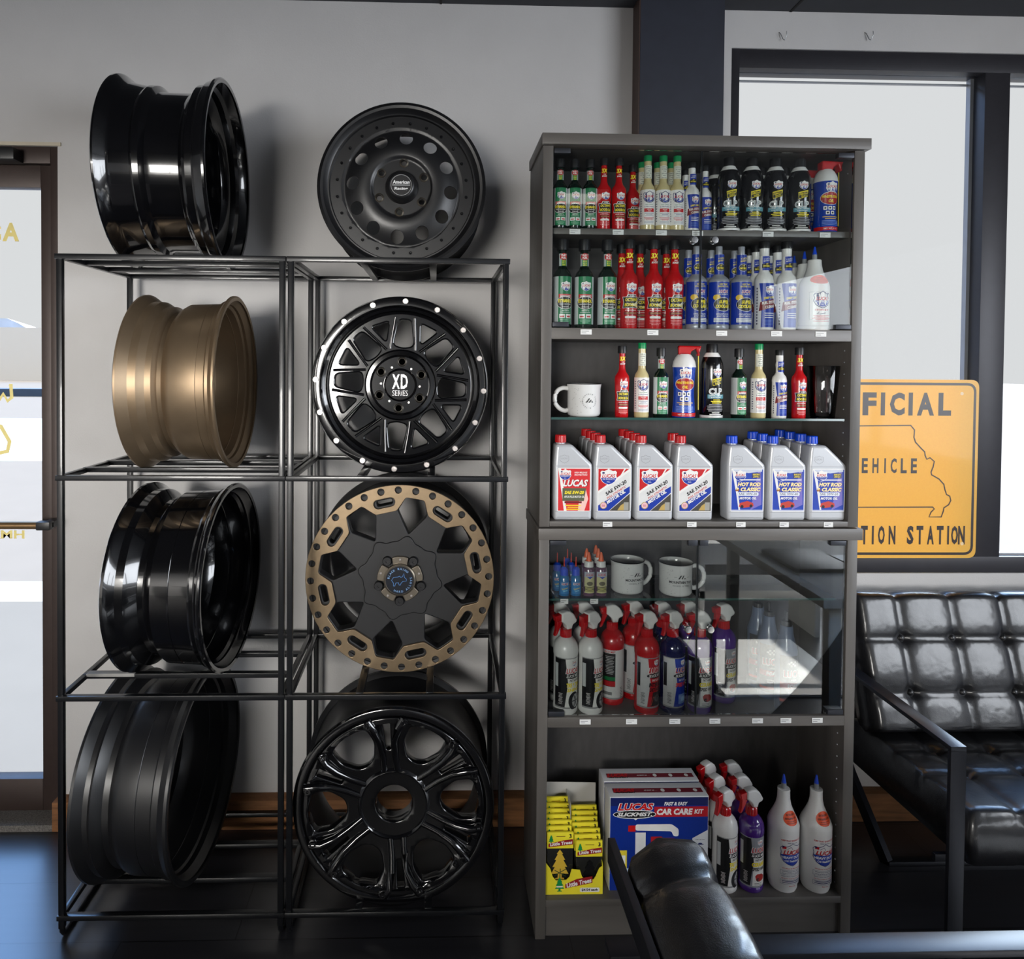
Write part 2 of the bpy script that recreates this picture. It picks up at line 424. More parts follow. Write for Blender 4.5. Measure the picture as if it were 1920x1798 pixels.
def coolant(k=1):
    b = bottle('coolant_bottle', [(0, 0), (18, 0), (19.4, 2), (19.4, 8), (18.6, 10), (18.6, 88), (19, 92), (16, 97), (10, 102), (8.6, 106), (8.6, 142), (0, 142)], m_silver,
               [(0, 157), (5.8, 157), (6.2, 156), (6.2, 142), (0, 142)], m_silver)
    d = Decal(); d.rect(-30, 10, 30, 89, BLU)
    d.text('KEEP THAT', 1, 84.5, 3, YEL, w=16); d.text('ENGINE COOL', 1, 80.4, 3, YEL, w=22)
    d.text('LUCAS', 1, 71, 7, WH, w=19, shear=.2, bold=.05); d.text('LUCAS', 1, 71, 5, RED, w=16, shear=.2); d.text('OIL PRODUCTS', 1, 65.5, 2, WH, w=19)
    d.ell(-12, 60, 7, 5.5, (230, 190, 60), n=14)
    d.ell(1, 47, 18.5, 13, WH, n=28); d.ell(1, 47, 17.8, 12.2, BK, n=28)
    d.text('SUPER', 2, 51.5, 6.6, YEL, w=20, shear=.15, bold=.05); d.text('COOLANT', 1.5, 43.5, 6.6, YEL, w=30, shear=.15, bold=.05)
    d.text('COOLANT ALONE', 0, 29, 3, WH, w=25, shear=.2); d.text('IS NOT ENOUGH', 0, 25, 3, WH, w=23, shear=.2)
    d.rect(-17, 14, 17, 21.5, WH); d.lines(0, 19.5, 32, 2, 3.2, (60, 90, 170), th=1)
    d.build('label', b, on_cyl(19.4, S, lambda v: 19.1), cut=4)
    d = Decal(); d.rect(-13, 101, 13, 141, BLU); d.text('+ LUCAS', 1, 134, 3.4, YEL, w=13, rot=8); d.text('MAKES IT', 1, 129.6, 3, YEL, w=13, rot=8)
    d.ell(0, 117, 9, 7, WH); d.ell(0, 117, 8.4, 6.4, BK); d.text('IT', 0, 120, 3, YEL, w=4); d.text('WORKS', 0, 115.5, 3.8, YEL, w=14, bold=.03)
    d.build('neck_label', b, on_cyl(9.2, S), cut=3)
    return b
def clp():
    b = bottle('spray_can', [(0, 0), (19.5, 0), (20.4, 1.5), (20.2, 4.5), (20.6, 5), (20.6, 96), (19.6, 103), (17, 110), (15.5, 113.6), (0, 113.6)], m_canblack,
               [(0, 138), (9.4, 138), (10.4, 136.5), (10.8, 121.5), (0, 121.5)], m_black)
    bm = bmesh.new(); lathe(bm, [(r*S, h*S) for r, h in [(15.6, 113), (15.2, 114.5), (11, 121.6), (0, 121.8)]], 32); mk('shoulder_ring', bm, m_white, b)
    bm = bmesh.new(); lathe(bm, [(r*S, h*S) for r, h in [(20.6, 0.2), (20.9, 1.5), (20.8, 4), (20.3, 4.6)]], 32); mk('base_ring', bm, m_white, b)
    d = Decal(); shield(d, 6, 85, 17)
    d.poly([(-4, 72), (14, 76), (13, 64), (-3, 59.5)], YEL); d.poly([(-3, 66), (13.4, 69.5), (12.6, 64.7), (-2.4, 60.5)], BK)
    d.text('EXTREME', 5, 70.3, 3.6, BK, w=16, rot=12, bold=.04); d.text('DUTY', 6, 65, 3.2, YEL, w=10, rot=12, bold=.03)
    d.text('CLP', 3, 49.5, 12.5, WH, w=26, bold=.06); d.text('CLP', 3, 49.5, 9.5, (130, 150, 155), w=23, bold=.0)
    d.rect(-12, 36, 22, 43.5, (84, 150, 165)); d.text('CLEANER, LUBRICANT', 4, 41.3, 2.4, WH, w=27); d.text('& PROTECTANT', 4, 38, 2.4, WH, w=19)
    d.lines(5, 33.5, 20, 3, 2.8, YEL, th=1.5, ws=[.7, 1.1, .9]); d.lines(3, 24.5, 30, 5, 2.9, (150, 150, 155), th=1.5, ws=[.8, 1.05, 1, 1.05, .9]); d.lines(3, 9.5, 20, 2, 3, WH, th=1.4, ws=[.7, 1.1])
    d.build('label', b, on_cyl(20.8, S), cut=5)
    return b
def penoil():
    b = bottle('penetrating_oil_can', [(0, 0), (20.5, 0), (21.4, 1.5), (21, 3.5), (21, 12), (18.8, 40), (18.8, 55), (21.2, 92), (21.2, 95)], mat('blue_can', (16, 62, 168), .22, coat=.6, var=.03), None, None)
    bm = bmesh.new(); lathe(bm, [(r*S, h*S) for r, h in [(21.5, 94), (21.3, 96), (20, 104), (16.5, 112), (12.5, 117), (11, 118.5), (0, 118.5)]], 32); mk('dome', bm, m_white, b)
    me = plate([roundpoly([(-11.5, 0), (10, 0), (12, 6), (20, 11), (25, -3), (28, 9), (30, 16), (-10, 17), (-12, 14)], 1.2)], 9, 2.5); xf(me, lambda c: Vector((c.x*S, -c.z*S, (c.y+117.5)*S)))
    cap = finish('actuator_cap', me, m_red, b)
    bm = bmesh.new(); tube(bm, [(25.5*S, -.001, 126*S), (26.5*S, -.001, 14*S)], .0013, 8); mk('straw', bm, m_straw, b)
    d = Decal(); d.rect(-33, 2, 33, 9, RED); d.text('NET WT. 11 OZ.', 0, 5.5, 2.4, WH, w=26)
    shield(d, 1, 82, 23, sub='PROVEN & BEST')
    d.ell(0, 62, 20.8, 12.2, WH, n=30); d.ell(0, 62, 20, 11.4, (170, 26, 30), n=30)
    d.text('PENETRATING', 0, 65, 5, YEL, w=35, shear=.2, bold=.03); d.text('OIL', 0, 57, 5.4, YEL, w=11, shear=.2, bold=.03)
    for x, y in ((-11, 44), (-2, 44), (7, 44), (-6.5, 35), (3, 35)):
        d.poly(roundpoly([(x-3.6, y-3.4), (x+3.6, y-3.4), (x+3.6, y+3.4), (x-3.6, y+3.4)], 1), WH); d.ell(x, y, 2, 1.8, BK, n=8)
    d.lines(0, 27.5, 32, 2, 3.4, (230, 190, 80), th=1.4, ws=[1, .7]); d.lines(0, 20, 33, 4, 2.6, (120, 150, 220), th=1.1)
    rf = lambda v: (21-2.2*(v-12)/28 if v > 12 else 21) if v < 40 else (18.8 if v < 55 else 18.8+2.4*(v-55)/37)
    d.build('label', b, on_cyl(21, S, lambda v: rf(v)+.25), cut=3, cutv=5)
    return b
def nozzle(root, z0, r0, h, mt=None, clear=True):
    if clear:
        bm = bmesh.new(); lathe(bm, [(r*S, (z0+q)*S) for r, q in [(0, -1), (r0*1.0, -1), (r0*.95, h*.4), (0, h*.4)]], 20); mk('spout', bm, m_clearp, root)
    bm = bmesh.new(); lathe(bm, [(r*S, (z0+q)*S) for r, q in [(0, h*.35), (r0*.95, h*.35), (r0*.35, h*.95), (r0*.3, h), (0, h)]], 20); mk('spout_cap', bm, mt or m_blue, root)
def slip():
    b = bottle('transmission_fix_bottle', [(0, 0), (27, 0), (28, 2), (28, 8), (26.5, 10), (27, 12), (27, 82), (25, 90), (19, 101), (15, 112), (12.5, 124), (12, 133), (11, 134), (0, 134)], m_white, None, None)
    nozzle(b, 134, 4.6, 25)
    d = Decal(); d.rect(-22, 19, 22, 72, (240, 238, 234)); d.line([(-21, 20), (21, 20), (21, 71), (-21, 71)], .6, (60, 60, 70), True)
    shield(d, 2, 57, 30, outline=NAVY, sub='TRANSMISSION'); d.text('STOPS SLIP', 2, 38, 3.2, RED, w=27, bold=.03)
    d.line([(-4, 34), (-8, 31), (-2, 30), (8, 32.5)], 1.2, NAVY)
    d.lines(2, 27.5, 36, 5, 2.6, RED, th=1, ws=[.9, .8, 1, .7, .9])
    d.build('label', b, on_cyl(27.2, S), cut=5)
    d = Decal(); d.ell(0, 95, 18, 8.5, ORG); d.text('STOP', 0, 98.8, 4.4, (110, 40, 20), w=15, bold=.03); d.lines(0, 94, 26, 3, 3, (150, 60, 30), th=1.2, ws=[1, .9, .6])
    d.build('sticker', b, on_cyl(22.5, S, prof_r([(27, 82), (25, 90), (19, 101), (15, 112), (12.5, 124)])), cut=3, cutv=3)
    return b
def stabil():
    k = 207/159
    b = bottle('oil_stabilizer_bottle', [(0, 0), (24, 0), (26, 5), (26.5, 14), (28.5, 17), (28.5, 118), (28.7, 122), (26, 130), (20, 142), (14, 156), (11.5, 168), (11, 182), (11.4, 184), (11, 187), (0, 187)], m_white, None, None, n=36)
    nozzle(b, 187, 4.8, 26)
    d = Decal(); d.text('KEEP THAT ENGINE ALIVE!', 3, 103, 2.8, RED, w=42, bold=.02); d.text('100% Petroleum', 3, 98.5, 1.8, NAVY, w=20)
    P = [(-.5, .28), (-.42, .38), (-.25, .36), (-.12, .42), (0, .5), (.12, .42), (.25, .36), (.42, .38), (.5, .28), (.46, .1), (.5, -.08), (.38, -.3), (.2, -.42), (0, -.5), (-.2, -.42), (-.38, -.3), (-.5, -.08), (-.46, .1)]
    d.line([(3+x*45, 76+y*42) for x, y in P], 1, NAVY, True)
    d.poly([(3+x*44, 76+y*42) for x, y in [(-.49, 0), (.49, 0), (.46, -.12), (.36, -.3), (.19, -.42), (0, -.48), (-.19, -.42), (-.36, -.3), (-.46, -.12)]], BLU)
    d.rect(-16, 87, -9, 91.5, RED); d.rect(-16, 89, -12.5, 91.5, NAVY); d.line([(-7, 87), (0, 91), (3, 86)], .8, NAVY)
    d.text('LUCAS', 4, 80.5, 8.5, RED, w=37, shear=.3, bold=.03); d.text('HEAVY DUTY', 3, 71, 5, WH, w=40, bold=.05); d.text('Oil Stabilizer', 3, 64.5, 4, WH, w=30, bold=.03)
    d.text('Oil Alone Is Not Enough!', 3, 50, 2.6, RED, w=38, bold=.02)
    d.line([(-19, 46.5), (25, 46.5), (25, 38), (-19, 38)], .5, NAVY, True); d.text('Eliminates Dry Starts', 3, 44, 2, NAVY, w=36); d.text('Cause of Wear in Any Engine', 3, 40.3, 2, NAVY, w=38)
    d.text('Raises Worn Cylinders to New', 3, 35, 1.9, NAVY, w=40); d.text('Quiets engines and gear', 3, 31, 1.9, RED, w=40)
    d.line([(-19, 28), (25, 28), (25, 20), (-19, 20)], .5, NAVY, True); d.lines(3, 26, 38, 2, 3.2, NAVY, th=1.2); d.text('Made in USA', 3, 16.8, 1.9, RED, w=12)
    d.build('label', b, on_cyl(28.7, S), cut=5)
    d = Decal(); d.ell(4, 141, 16, 11.5, ORG); d.text('EXTENDED', 4, 146, 3, (90, 30, 16), w=21, bold=.05); d.text('ENGINE LIFE', 4, 140.5, 3, (90, 30, 16), w=25, bold=.05); d.lines(4, 136, 20, 2, 2.6, (150, 50, 20), th=1.1)
    d.build('sticker', b, on_cyl(22, S, prof_r([(28.5, 118), (28.7, 122), (26, 130), (20, 142), (14, 156), (11.5, 168)])), cut=3, cutv=3)
    return b
def tiny_blue():
    b = bottle('dropper_bottle', [(0, 0), (9.5, 0), (10, 1), (10, 33), (8.5, 36), (7.6, 38), (0, 38)], m_cyan, [(0, 54), (4, 54), (5.5, 52), (7.4, 50), (7.8, 38), (0, 38)], m_blue)
    bm = bmesh.new(); lathe(bm, [(0, 53*S), (1.4*S, 53*S), (.9*S, 72*S), (0, 72*S)], 12); mk('needle', bm, mat('red_needle', (214, 60, 40), .4, var=.05), b)
    d = Decal(); d.rect(-9.5, 4, 9.5, 27, (14, 120, 186)); d.text('LUCAS', 0, 23, 5, WH, w=14, shear=.2, bold=.06); d.text('LUCAS', 0, 23, 3.6, RED, w=12, shear=.2); d.text('Extreme', 0, 14.5, 3.6, (210, 200, 60), w=12, rot=15); d.text('Duty', 1, 10, 3.6, (150, 220, 240), w=9, rot=15)
    d.build('label', b, on_cyl(10, S), cut=3); return b
def tiny_purple():
    b = bottle('gun_oil_bottle', [(0, 0), (11, 0), (11.4, 1), (11.4, 50), (10, 53), (8.5, 54), (0, 54)], m_violet, [(0, 65), (8, 65), (8.6, 64), (8.8, 54), (0, 54)], m_white)
    bm = bmesh.new(); lathe(bm, [(r*S, h*S) for r, h in [(0, 64), (5.4, 64.5), (4, 73), (1.8, 81), (0, 82)]], 16); mk('nozzle', bm, m_orange, b)
    d = Decal(); d.rect(-11, 6, 11, 46, (196, 190, 140)); d.rect(-11, 36, 11, 46, (170, 180, 190)); d.text('LUCAS', 0, 41, 5, RED, w=15, shear=.2); d.poly([(-6, 37), (6, 37), (0, 33)], BLU); d.ell(0, 24, 6, 4, (90, 84, 60)); d.rect(-11, 8, 11, 18, BK); d.lines(0, 16, 18, 4, 2.4, (210, 205, 120), th=1.2)
    d.build('label', b, on_cyl(11.4, S), cut=4); return b

def spray(col, lab1, word1, word2, wcol, art, silver=False, back=False):
    """trigger spray bottle"""
    b = thing('trigger_spray_bottle', 'x', 'spray bottle')
    bm = bmesh.new(); lathe(bm, [(r*S, h*S) for r, h in [(0, 0), (21, 0), (23, 2.5), (23.3, 10), (22.4, 12), (22.4, 60), (22.4, 106), (23.3, 109), (23.3, 118), (22, 126), (18.5, 133), (13.5, 138.5), (10, 141), (9.5, 143), (0, 143)]], 36); mk('body', bm, col, b, angle=40)
    bm = bmesh.new(); n = 40; rings = lathe(bm, [(r*S, h*S) for r, h in [(0, 140), (10.8, 140), (11, 141), (10.6, 153), (9, 155), (0, 155)]], n)
    for rg in rings[1:-1]:
        for j, v in enumerate(rg):
            if j % 2: v.co.x *= .94; v.co.y *= .94
    mk('collar', bm, m_red, b, angle=20)
    me = plate([roundpoly([(-13, 187), (-3, 189.5), (5, 189), (13, 183), (20, 171), (18.5, 167), (11, 163), (9, 155), (-1, 155), (-2.5, 162), (-9.5, 169), (-13, 171)], 1.5)], 8.5, 3)
    head = finish('spray_head', xf(me, lambda c: Vector((c.x*S, -c.z*S, c.y*S))), m_white, b)
    me = plate([roundpoly([(-26, 182), (-12.8, 185), (-12.8, 171.5), (-24, 171)], 1.5)], 6.5, 1.5)
    finish('nozzle', xf(me, lambda c: Vector((c.x*S, -c.z*S, c.y*S))), m_red, b)
    me = plate([roundpoly([(-21, 171.5), (-10, 170), (-14, 161), (-21, 146), (-26, 144), (-22.5, 156), (-22, 164)], 1.5)], 4.5, 1.2)
    finish('trigger', xf(me, lambda c: Vector((c.x*S, -c.z*S, c.y*S))), m_red, b)
    d = Decal()
    if back:
        d.rect(-32, 12, 32, 107, (214, 214, 212)); d.rect(-32, 12, 32, 15, (150, 150, 150)); d.rect(-30, 36, 1, 100, BK); d.text('SLICK MIST', -10, 103, 4, RED, w=22, shear=.2)
        d.lines(-10, 94, 17, 12, 3, (200, 200, 200), th=1, ws=[1, .9, .7]); d.rect(-30, 48, 1, 55, (20, 110, 60)); d.rect(-30, 37, 1, 47, (180, 30, 36)); d.rect(-28, 20, -5, 26, (120, 120, 120)); d.lines(14, 34, 6, 7, 3, (80, 80, 80), th=1)
        d.build('back_label', b, on_cyl(22.4, S), cut=5); return b
    if silver: d.rect(-34, 12, 34, 107, (150, 152, 158))
    else: d.rect(-34, 12, 34, 107, lab1); d.rect(-34, 12, 34, 15, (150, 150, 150)); d.rect(-34, 105, 34, 107, (150, 150, 150))
    dark = {'w': BK, 'r': (205, 205, 205), 'b': (205, 205, 205), 'p': BK}[art]
    d.poly([(-34, 15), (-13, 15), (-7, 60), (-12, 105), (-34, 105)], dark)
    d.lines(-21, 40, 8, 9, 2.4, WH if dark == BK else BK, th=.9, ws=[1, .7, .9]); 
    d.rect(-33, 52, -26, 96, (200, 204, 204) if dark == BK else BK)
    if art == 'w': d.poly([(-11, 15), (34, 15), (34, 105), (-11, 105), (-6.5, 60)], WH)
    if art == 'r': d.poly([(-11, 15), (34, 15), (34, 105), (-11, 105), (-6.5, 60)], (190, 24, 34))
    if art == 'b': d.poly([(-11, 15), (34, 15), (34, 105), (-11, 105), (-6.5, 60)], (14, 48, 160))
    if art == 'p': d.poly([(-9, 15), (34, 15), (34, 70), (-6.5, 70)], WH)
    shield(d, 6, 97, 12)
    d.text('LUCAS', 4, 83, 11.5, WH, w=32, shear=.25, bold=.08); d.text('LUCAS', 4, 83, 9.5, RED, w=29, shear=.25, bold=.03)
    d.ell(5, 73, 19, 5, BK); d.text('SLICK MIST', 5, 73, 5.4, WH, w=31, shear=.3, bold=.04)
    d.text('FAST & EASY', 6, 64.5, 4, WH if art in 'rb' else BK, w=20, shear=.2, bold=.03)
    d.text(word1, 5, 56, 8, wcol if art != 'r' else BK, w=30, shear=.2, bold=.05); d.text(word2, 5, 47, 6.6, BK if art == 'p' else wcol, w=28, shear=.2, bold=.04)
    if art == 'w':
        d.ell(6, 26, 12, 17, BK, n=28); d.ell(9, 26, 8, 12.5, (190, 190, 190), n=24)
        for i in range(6): d.line([(9, 26), (9+7.6*math.cos(i*PI/3), 26+12*math.sin(i*PI/3))], 2, (60, 60, 62))
    elif art == 'r': d.poly([(-7, 16), (26, 16), (26, 42), (-2, 42)], (40, 34, 34)); d.ell(8, 30, 7, 7, (90, 80, 78)); d.ell(8, 30, 4, 4, BK); d.line([(-6, 18), (0, 34)], 1.6, (190, 80, 50))
    elif art == 'b': d.poly([(-4, 20), (22, 20), (22, 38), (-4, 38)], (120, 150, 205)); d.poly([(0, 24), (14, 24), (13, 30), (9, 34), (3, 32)], (150, 190, 230))
    else: d.poly([(-2, 26), (4, 23), (15, 25), (17, 31), (10, 37), (0, 38), (-4, 34)], (178, 40, 34)); d.ell(1.5, 27, 3, 3.4, BK, n=12); d.lines(2, 20, 14, 3, 2.6, (90, 90, 90), th=.9)
    d.build('label', b, on_cyl(22.4, S), cut=5)
    return b
def foam():
    b = bottle('foam_spray_bottle', [(0, 0), (19.5, 0), (20, 2), (20, 110), (20.5, 114), (19, 120), (15, 132), (12, 146), (11, 160), (0, 160)], mat('blue_grey_plastic', (110, 124, 150), .3, coat=.3, var=.03), [(0, 186), (3, 186), (4, 170), (8.5, 168), (9.2, 166), (9.4, 158), (0, 158)], m_black)
    d = Decal(); d.rect(-26, 14, 26, 108, (44, 42, 44))
    for i in range(4):
        for j in range(3):
            if (i+j) % 2: d.rect(-12+i*4, 88+j*3.4, -8+i*4, 91.4+j*3.4, WH)
    d.text('LUCAS', 0, 74, 15, WH, w=40, bold=.06); d.text('LUCAS', 0, 74, 12.5, (190, 40, 30), w=37, bold=.03); d.text('HIGH', 0, 62, 3.6, WH, w=12)
    d.rect(-26, 46, 26, 57, (180, 50, 34)); d.text('FOAM', 0, 51.5, 7, WH, w=24, bold=.05); d.text('REPELLENT', 0, 38, 3, WH, w=22); d.text('TRAPS DIRT', 0, 33.6, 3, WH, w=22); d.rect(-26, 20, 26, 25, ORG)
    d.build('label', b, on_cyl(20.1, S), cut=5); return b

# ------------------------------------------------------------------ more shelf goods
def oilbottle(kind):
    capm = m_red if kind[0] == 'r' else m_blue
    b = thing('motor_oil_bottle', 'x', 'bottle')
    out = roundpoly([(-35, 0), (35, 0), (36, 40), (36, 104), (-3, 141), (-33, 141), (-36, 104), (-36, 40)], 5)
    me = plate([out], 19, 6, 3); finish('body', xf(me, lambda c: Vector((c.x*S, -c.z*S, c.y*S))), m_oilgrey, b, angle=50)
    bm = bmesh.new(); n = 36
    rings = lathe(bm, [(r*S, h*S) for r, h in [(0, 143), (10, 143), (10.4, 144), (10, 156), (9, 157.5), (0, 157.5)]], n)
    for rg in rings[1:-1]:
        for j, v in enumerate(rg):
            if j % 2: v.co.x *= .95; v.co.y *= .95
    o = mk('cap', bm, capm, b, angle=20); o.location = (-21*S, 0, 0)
    bm = bmesh.new(); lathe(bm, [(8.5*S, 138*S), (8.5*S, 144*S)], 24); o = mk('neck', bm, m_oilgrey, b); o.location = (-21*S, 0, 0)
    d = Decal()
    d.line([(-33, 101), (34, 101)], .5, (120, 122, 126)); d.line([(-33, 16), (33, 16)], .5, (120, 122, 126))
    sh = [(-.5, .28), (-.42, .38), (-.25, .36), (0, .5), (.25, .36), (.42, .38), (.5, .28), (.46, .1), (.5, -.08), (.38, -.3), (0, -.5), (-.38, -.3), (-.5, -.08), (-.46, .1)]
    d.line([(-17+x*17, 114+y*15) for x, y in sh], .5, (130, 132, 136), True); d.text('LUCAS', -17, 115, 3.4, (150, 152, 156), w=12, shear=.2, bold=0)
    L, Rr, T, Bt = -28, 31, 96, 18
    d.poly(roundpoly([(L-1.5, Bt-1.5), (Rr+1.5, Bt-1.5), (Rr+1.5, T+1.5), (L-1.5, T+1.5)], 3), WH)
    if kind == 'r1':
        d.rect(L, Bt, Rr, T, (214, 44, 48)); d.poly([(L, T), (L+11, Bt), (L+16, Bt), (L+5, T)], WH); d.poly([(Rr-22, Bt), (Rr-10, Bt), (Rr-3, 40), (Rr-8, 60), (Rr-18, 60)], (244, 200, 190))
        shield(d, -15, 85, 22); d.text('HIGH MILEAGE', 14, 89, 3, WH, w=24, shear=.2); d.text('PROTECTION', 14, 84.5, 3, WH, w=24, shear=.2)
        d.text('LUCAS', 5, 69, 13, (120, 20, 26), w=48, shear=.3, bold=.06); d.text('LUCAS', 4, 69.5, 13, WH, w=47, shear=.3, bold=.04)
        d.poly([(-20, 36), (20, 36), (24, 60), (-20, 60)], (90, 94, 70)); d.text('SAE 5W-20', 2, 52, 6, YEL, w=36, shear=.2, bold=.04); d.text('API SN PLUS MOTOR OIL', 2, 44, 4, WH, w=38, shear=.2, bold=.03)
        d.rect(-16, 32, 16, 35.5, MAR); d.lines(0, 28, 30, 3, 3.6, YEL, th=1.6, ws=[1, .7, .9])
    elif kind == 'r2':
        d.rect(L, Bt, Rr, T, (222, 222, 220)); d.poly([(L, 52), (Rr, 92), (Rr, T), (L, T)], RED)
        d.poly([(12, 82), (20, T), (23, T), (16, 84)], WH)
        d.poly([(L, 50), (L, 55), (Rr, 97), (Rr, 92)], WH)
        d.poly([(L, Bt), (L+20, Bt), (Rr, 52), (Rr, 64), (L, 28)], BLU); d.poly([(L+21, Bt), (Rr, Bt), (Rr, 50)], (70, 66, 60))
        d.poly([(8, 19), (20, 19), (20, 32), (14, 28)], (190, 160, 90)); d.rect(20, 19, 29, 34, (160, 158, 150))
        shield(d, -9, 81, 31)
        d.text('SAE 5W-20', 5, 61, 6.6, BK, w=46, shear=.2, bold=.04, rot=33); d.text('FULL SYNTHETIC', 6, 52.5, 3.8, RED, w=42, shear=.2, bold=.02, rot=33); d.text('MOTOR OIL', 5, 44, 6.4, WH, w=40, shear=.2, bold=.05, rot=33)
        d.ell(-18, 28, 6.5, 6.5, (180, 150, 70)); d.ell(-18, 28, 5.4, 5.4, (236, 200, 205)); d.lines(-18, 30.5, 7, 3, 2.4, (190, 50, 60), th=.9)
    else:
        d.rect(L, Bt, Rr, T, (16, 60, 170)); d.poly([(L, T), (L+9, 50), (L+14, Bt), (L+17, Bt), (L+12, 55), (L+6, T)], WH); d.poly([(8, 20), (Rr-2, 30), (Rr-4, T), (22, T), (14, 50)], (120, 110, 190))
        d.poly([(L+2, T), (Rr-2, T), (Rr-2, 92), (4, 89), (L+4, 93)], (200, 206, 220))
        shield(d, -12, 84, 22); d.rect(10, 80, 26, 89, (60, 60, 90)); d.text('HIGH', 18, 86.6, 3.2, YEL, w=12); d.text('ZINC', 18, 82.4, 3.2, YEL, w=12); d.rect(-12, 75.5, 26, 77.5, WH)
        d.text('HOT ROD', 5, 68, 7.6, (150, 90, 20), w=44, shear=.2, bold=.08); d.text('HOT ROD', 5, 68, 7.4, (250, 232, 170), w=43, shear=.2, bold=.05)
        d.text('& CLASSIC', 3, 58.5, 7.6, (150, 90, 20), w=48, shear=.2, bold=.08); d.text('& CLASSIC', 3, 58.5, 7.4, (250, 232, 170), w=47, shear=.2, bold=.05)
        d.poly(roundpoly([(-17, 46.5), (23, 46.5), (23, 53.5), (-17, 53.5)], 3), (225, 228, 236)); d.text(kind[2:], 3, 50, 4.4, (110, 110, 120), w=34)
        d.text('MOTOR OIL', 3, 42, 4.6, WH, w=32, shear=.2, bold=.04)
        d.poly([(-14, 26), (-4, 24), (14, 27), (13, 33), (2, 37), (-12, 33)], (196, 60, 44)); d.ell(-8, 26.5, 3, 3, BK, n=10); d.ell(9, 27.5, 3, 3, BK, n=10); d.rect(L, Bt, Rr, Bt+2.5, (190, 196, 220))
    d.build('label', b, on_flat(S, -19*S)); return b

def mug(name, logo, hand):
    b = thing(name, 'x', 'mug'); s = S
    bm = bmesh.new(); lathe(bm, [(r*s, h*s) for r, h in [(0, 0), (25, 0), (29, 2), (31, 6), (31, 52), (32.5, 60), (33, 61.5), (31.8, 61.8), (30.8, 60), (29.5, 52), (29.5, 7), (26, 4), (0, 4)]], 44)
    mk('body', bm, mat('speckled_enamel', (226, 226, 224), .2, coat=.8, var=.03), b, angle=50)
    bm = bmesh.new(); lathe(bm, [(r*s, h*s) for r, h in [(32.7, 60.6), (33.3, 61.8), (32.2, 62.4), (31.4, 61.6), (32.7, 60.6)]], 44); mk('rim', bm, m_black, b)
    bm = bmesh.new(); c = [Vector((30, 0, 52)), Vector((40, 0, 53)), Vector((50, 0, 48)), Vector((55, 0, 37)), Vector((54, 0, 24)), Vector((46, 0, 14)), Vector((36, 0, 10)), Vector((30, 0, 12))]
    q = []
    for i in range(len(c)-1):
        p0, p1, p2, p3 = c[max(0, i-1)], c[i], c[i+1], c[min(len(c)-1, i+2)]
        for k in range(4):
            u_ = k/4; q.append(.5*((2*p1)+(p2-p0)*u_+(2*p0-5*p1+4*p2-p3)*u_*u_+(3*p1-p0-3*p2+p3)*u_**3))
    q.append(c[-1]); tube(bm, [Vector((hand*p.x, p.y, p.z))*s for p in q], 4.2*s, 12); mk('handle', bm, mat('speckled_enamel', (226, 226, 224)), b, angle=60)
    d = Decal(); rnd = random.Random(3)
    for _ in range(26): d.ell(rnd.uniform(-36, -8), rnd.uniform(4, 56), .5, .5, (90, 90, 90), n=6)
    if logo == 'round':
        for i, ch in enumerate('MOUNTAIN TOP'):
            a = PI*(1-i/11); 
            if ch != ' ': d.text(ch, 4+13*math.cos(a), 30+13*math.sin(a), 2.2, (60, 60, 60), rot=math.degrees(a)-90)
        for i, ch in enumerate('WHEEL & TIRE'):
            a = PI+PI*(i+.5)/12
            if ch != ' ': d.text(ch, 4+13*math.cos(a), 30+13*math.sin(a), 2.2, (60, 60, 60), rot=math.degrees(a)+90)
        d.poly([(-3, 27), (3, 35), (5, 35), (-1, 27)], BK); d.poly([(2, 27), (6, 32.5), (8, 32.5), (4.5, 27)], BK); d.poly([(7, 28), (9, 31), (11, 27), (9, 27)], BK)
    else:
        d.poly([(-6, 36), (-1, 43), (1.5, 43), (-3, 36)], BK); d.poly([(0, 36), (4, 43), (6, 43), (2.4, 36)], BK); d.poly([(5, 36), (7, 39), (9, 36)], BK)
        d.rect(-13, 39, -8, 39.6, (90, 90, 90)); d.rect(11, 39, 16, 39.6, (90, 90, 90))
        d.text('MOUNTAIN TOP', 0, 29.5, 5, BK, w=44, bold=.03); d.text('WHEEL & TIRE', 0, 22.8, 2.8, (110, 110, 110), w=32, bold=0)
    d.build('print', b, on_cyl(31.2, s), cut=5)
    return b
def pint():
    b = thing('pint_glass', 'x', 'glass')
    bm = bmesh.new(); lathe(bm, [(r*S, h*S) for r, h in [(0, 0), (20, 0), (21.5, 1.5), (29, 98), (28.6, 98.6), (28, 98), (20.5, 9), (0, 7)]], 40)
    mk('body', bm, glassmat('clear_drinking_glass', (1, 1, 1), 1.65), b, angle=50); return b

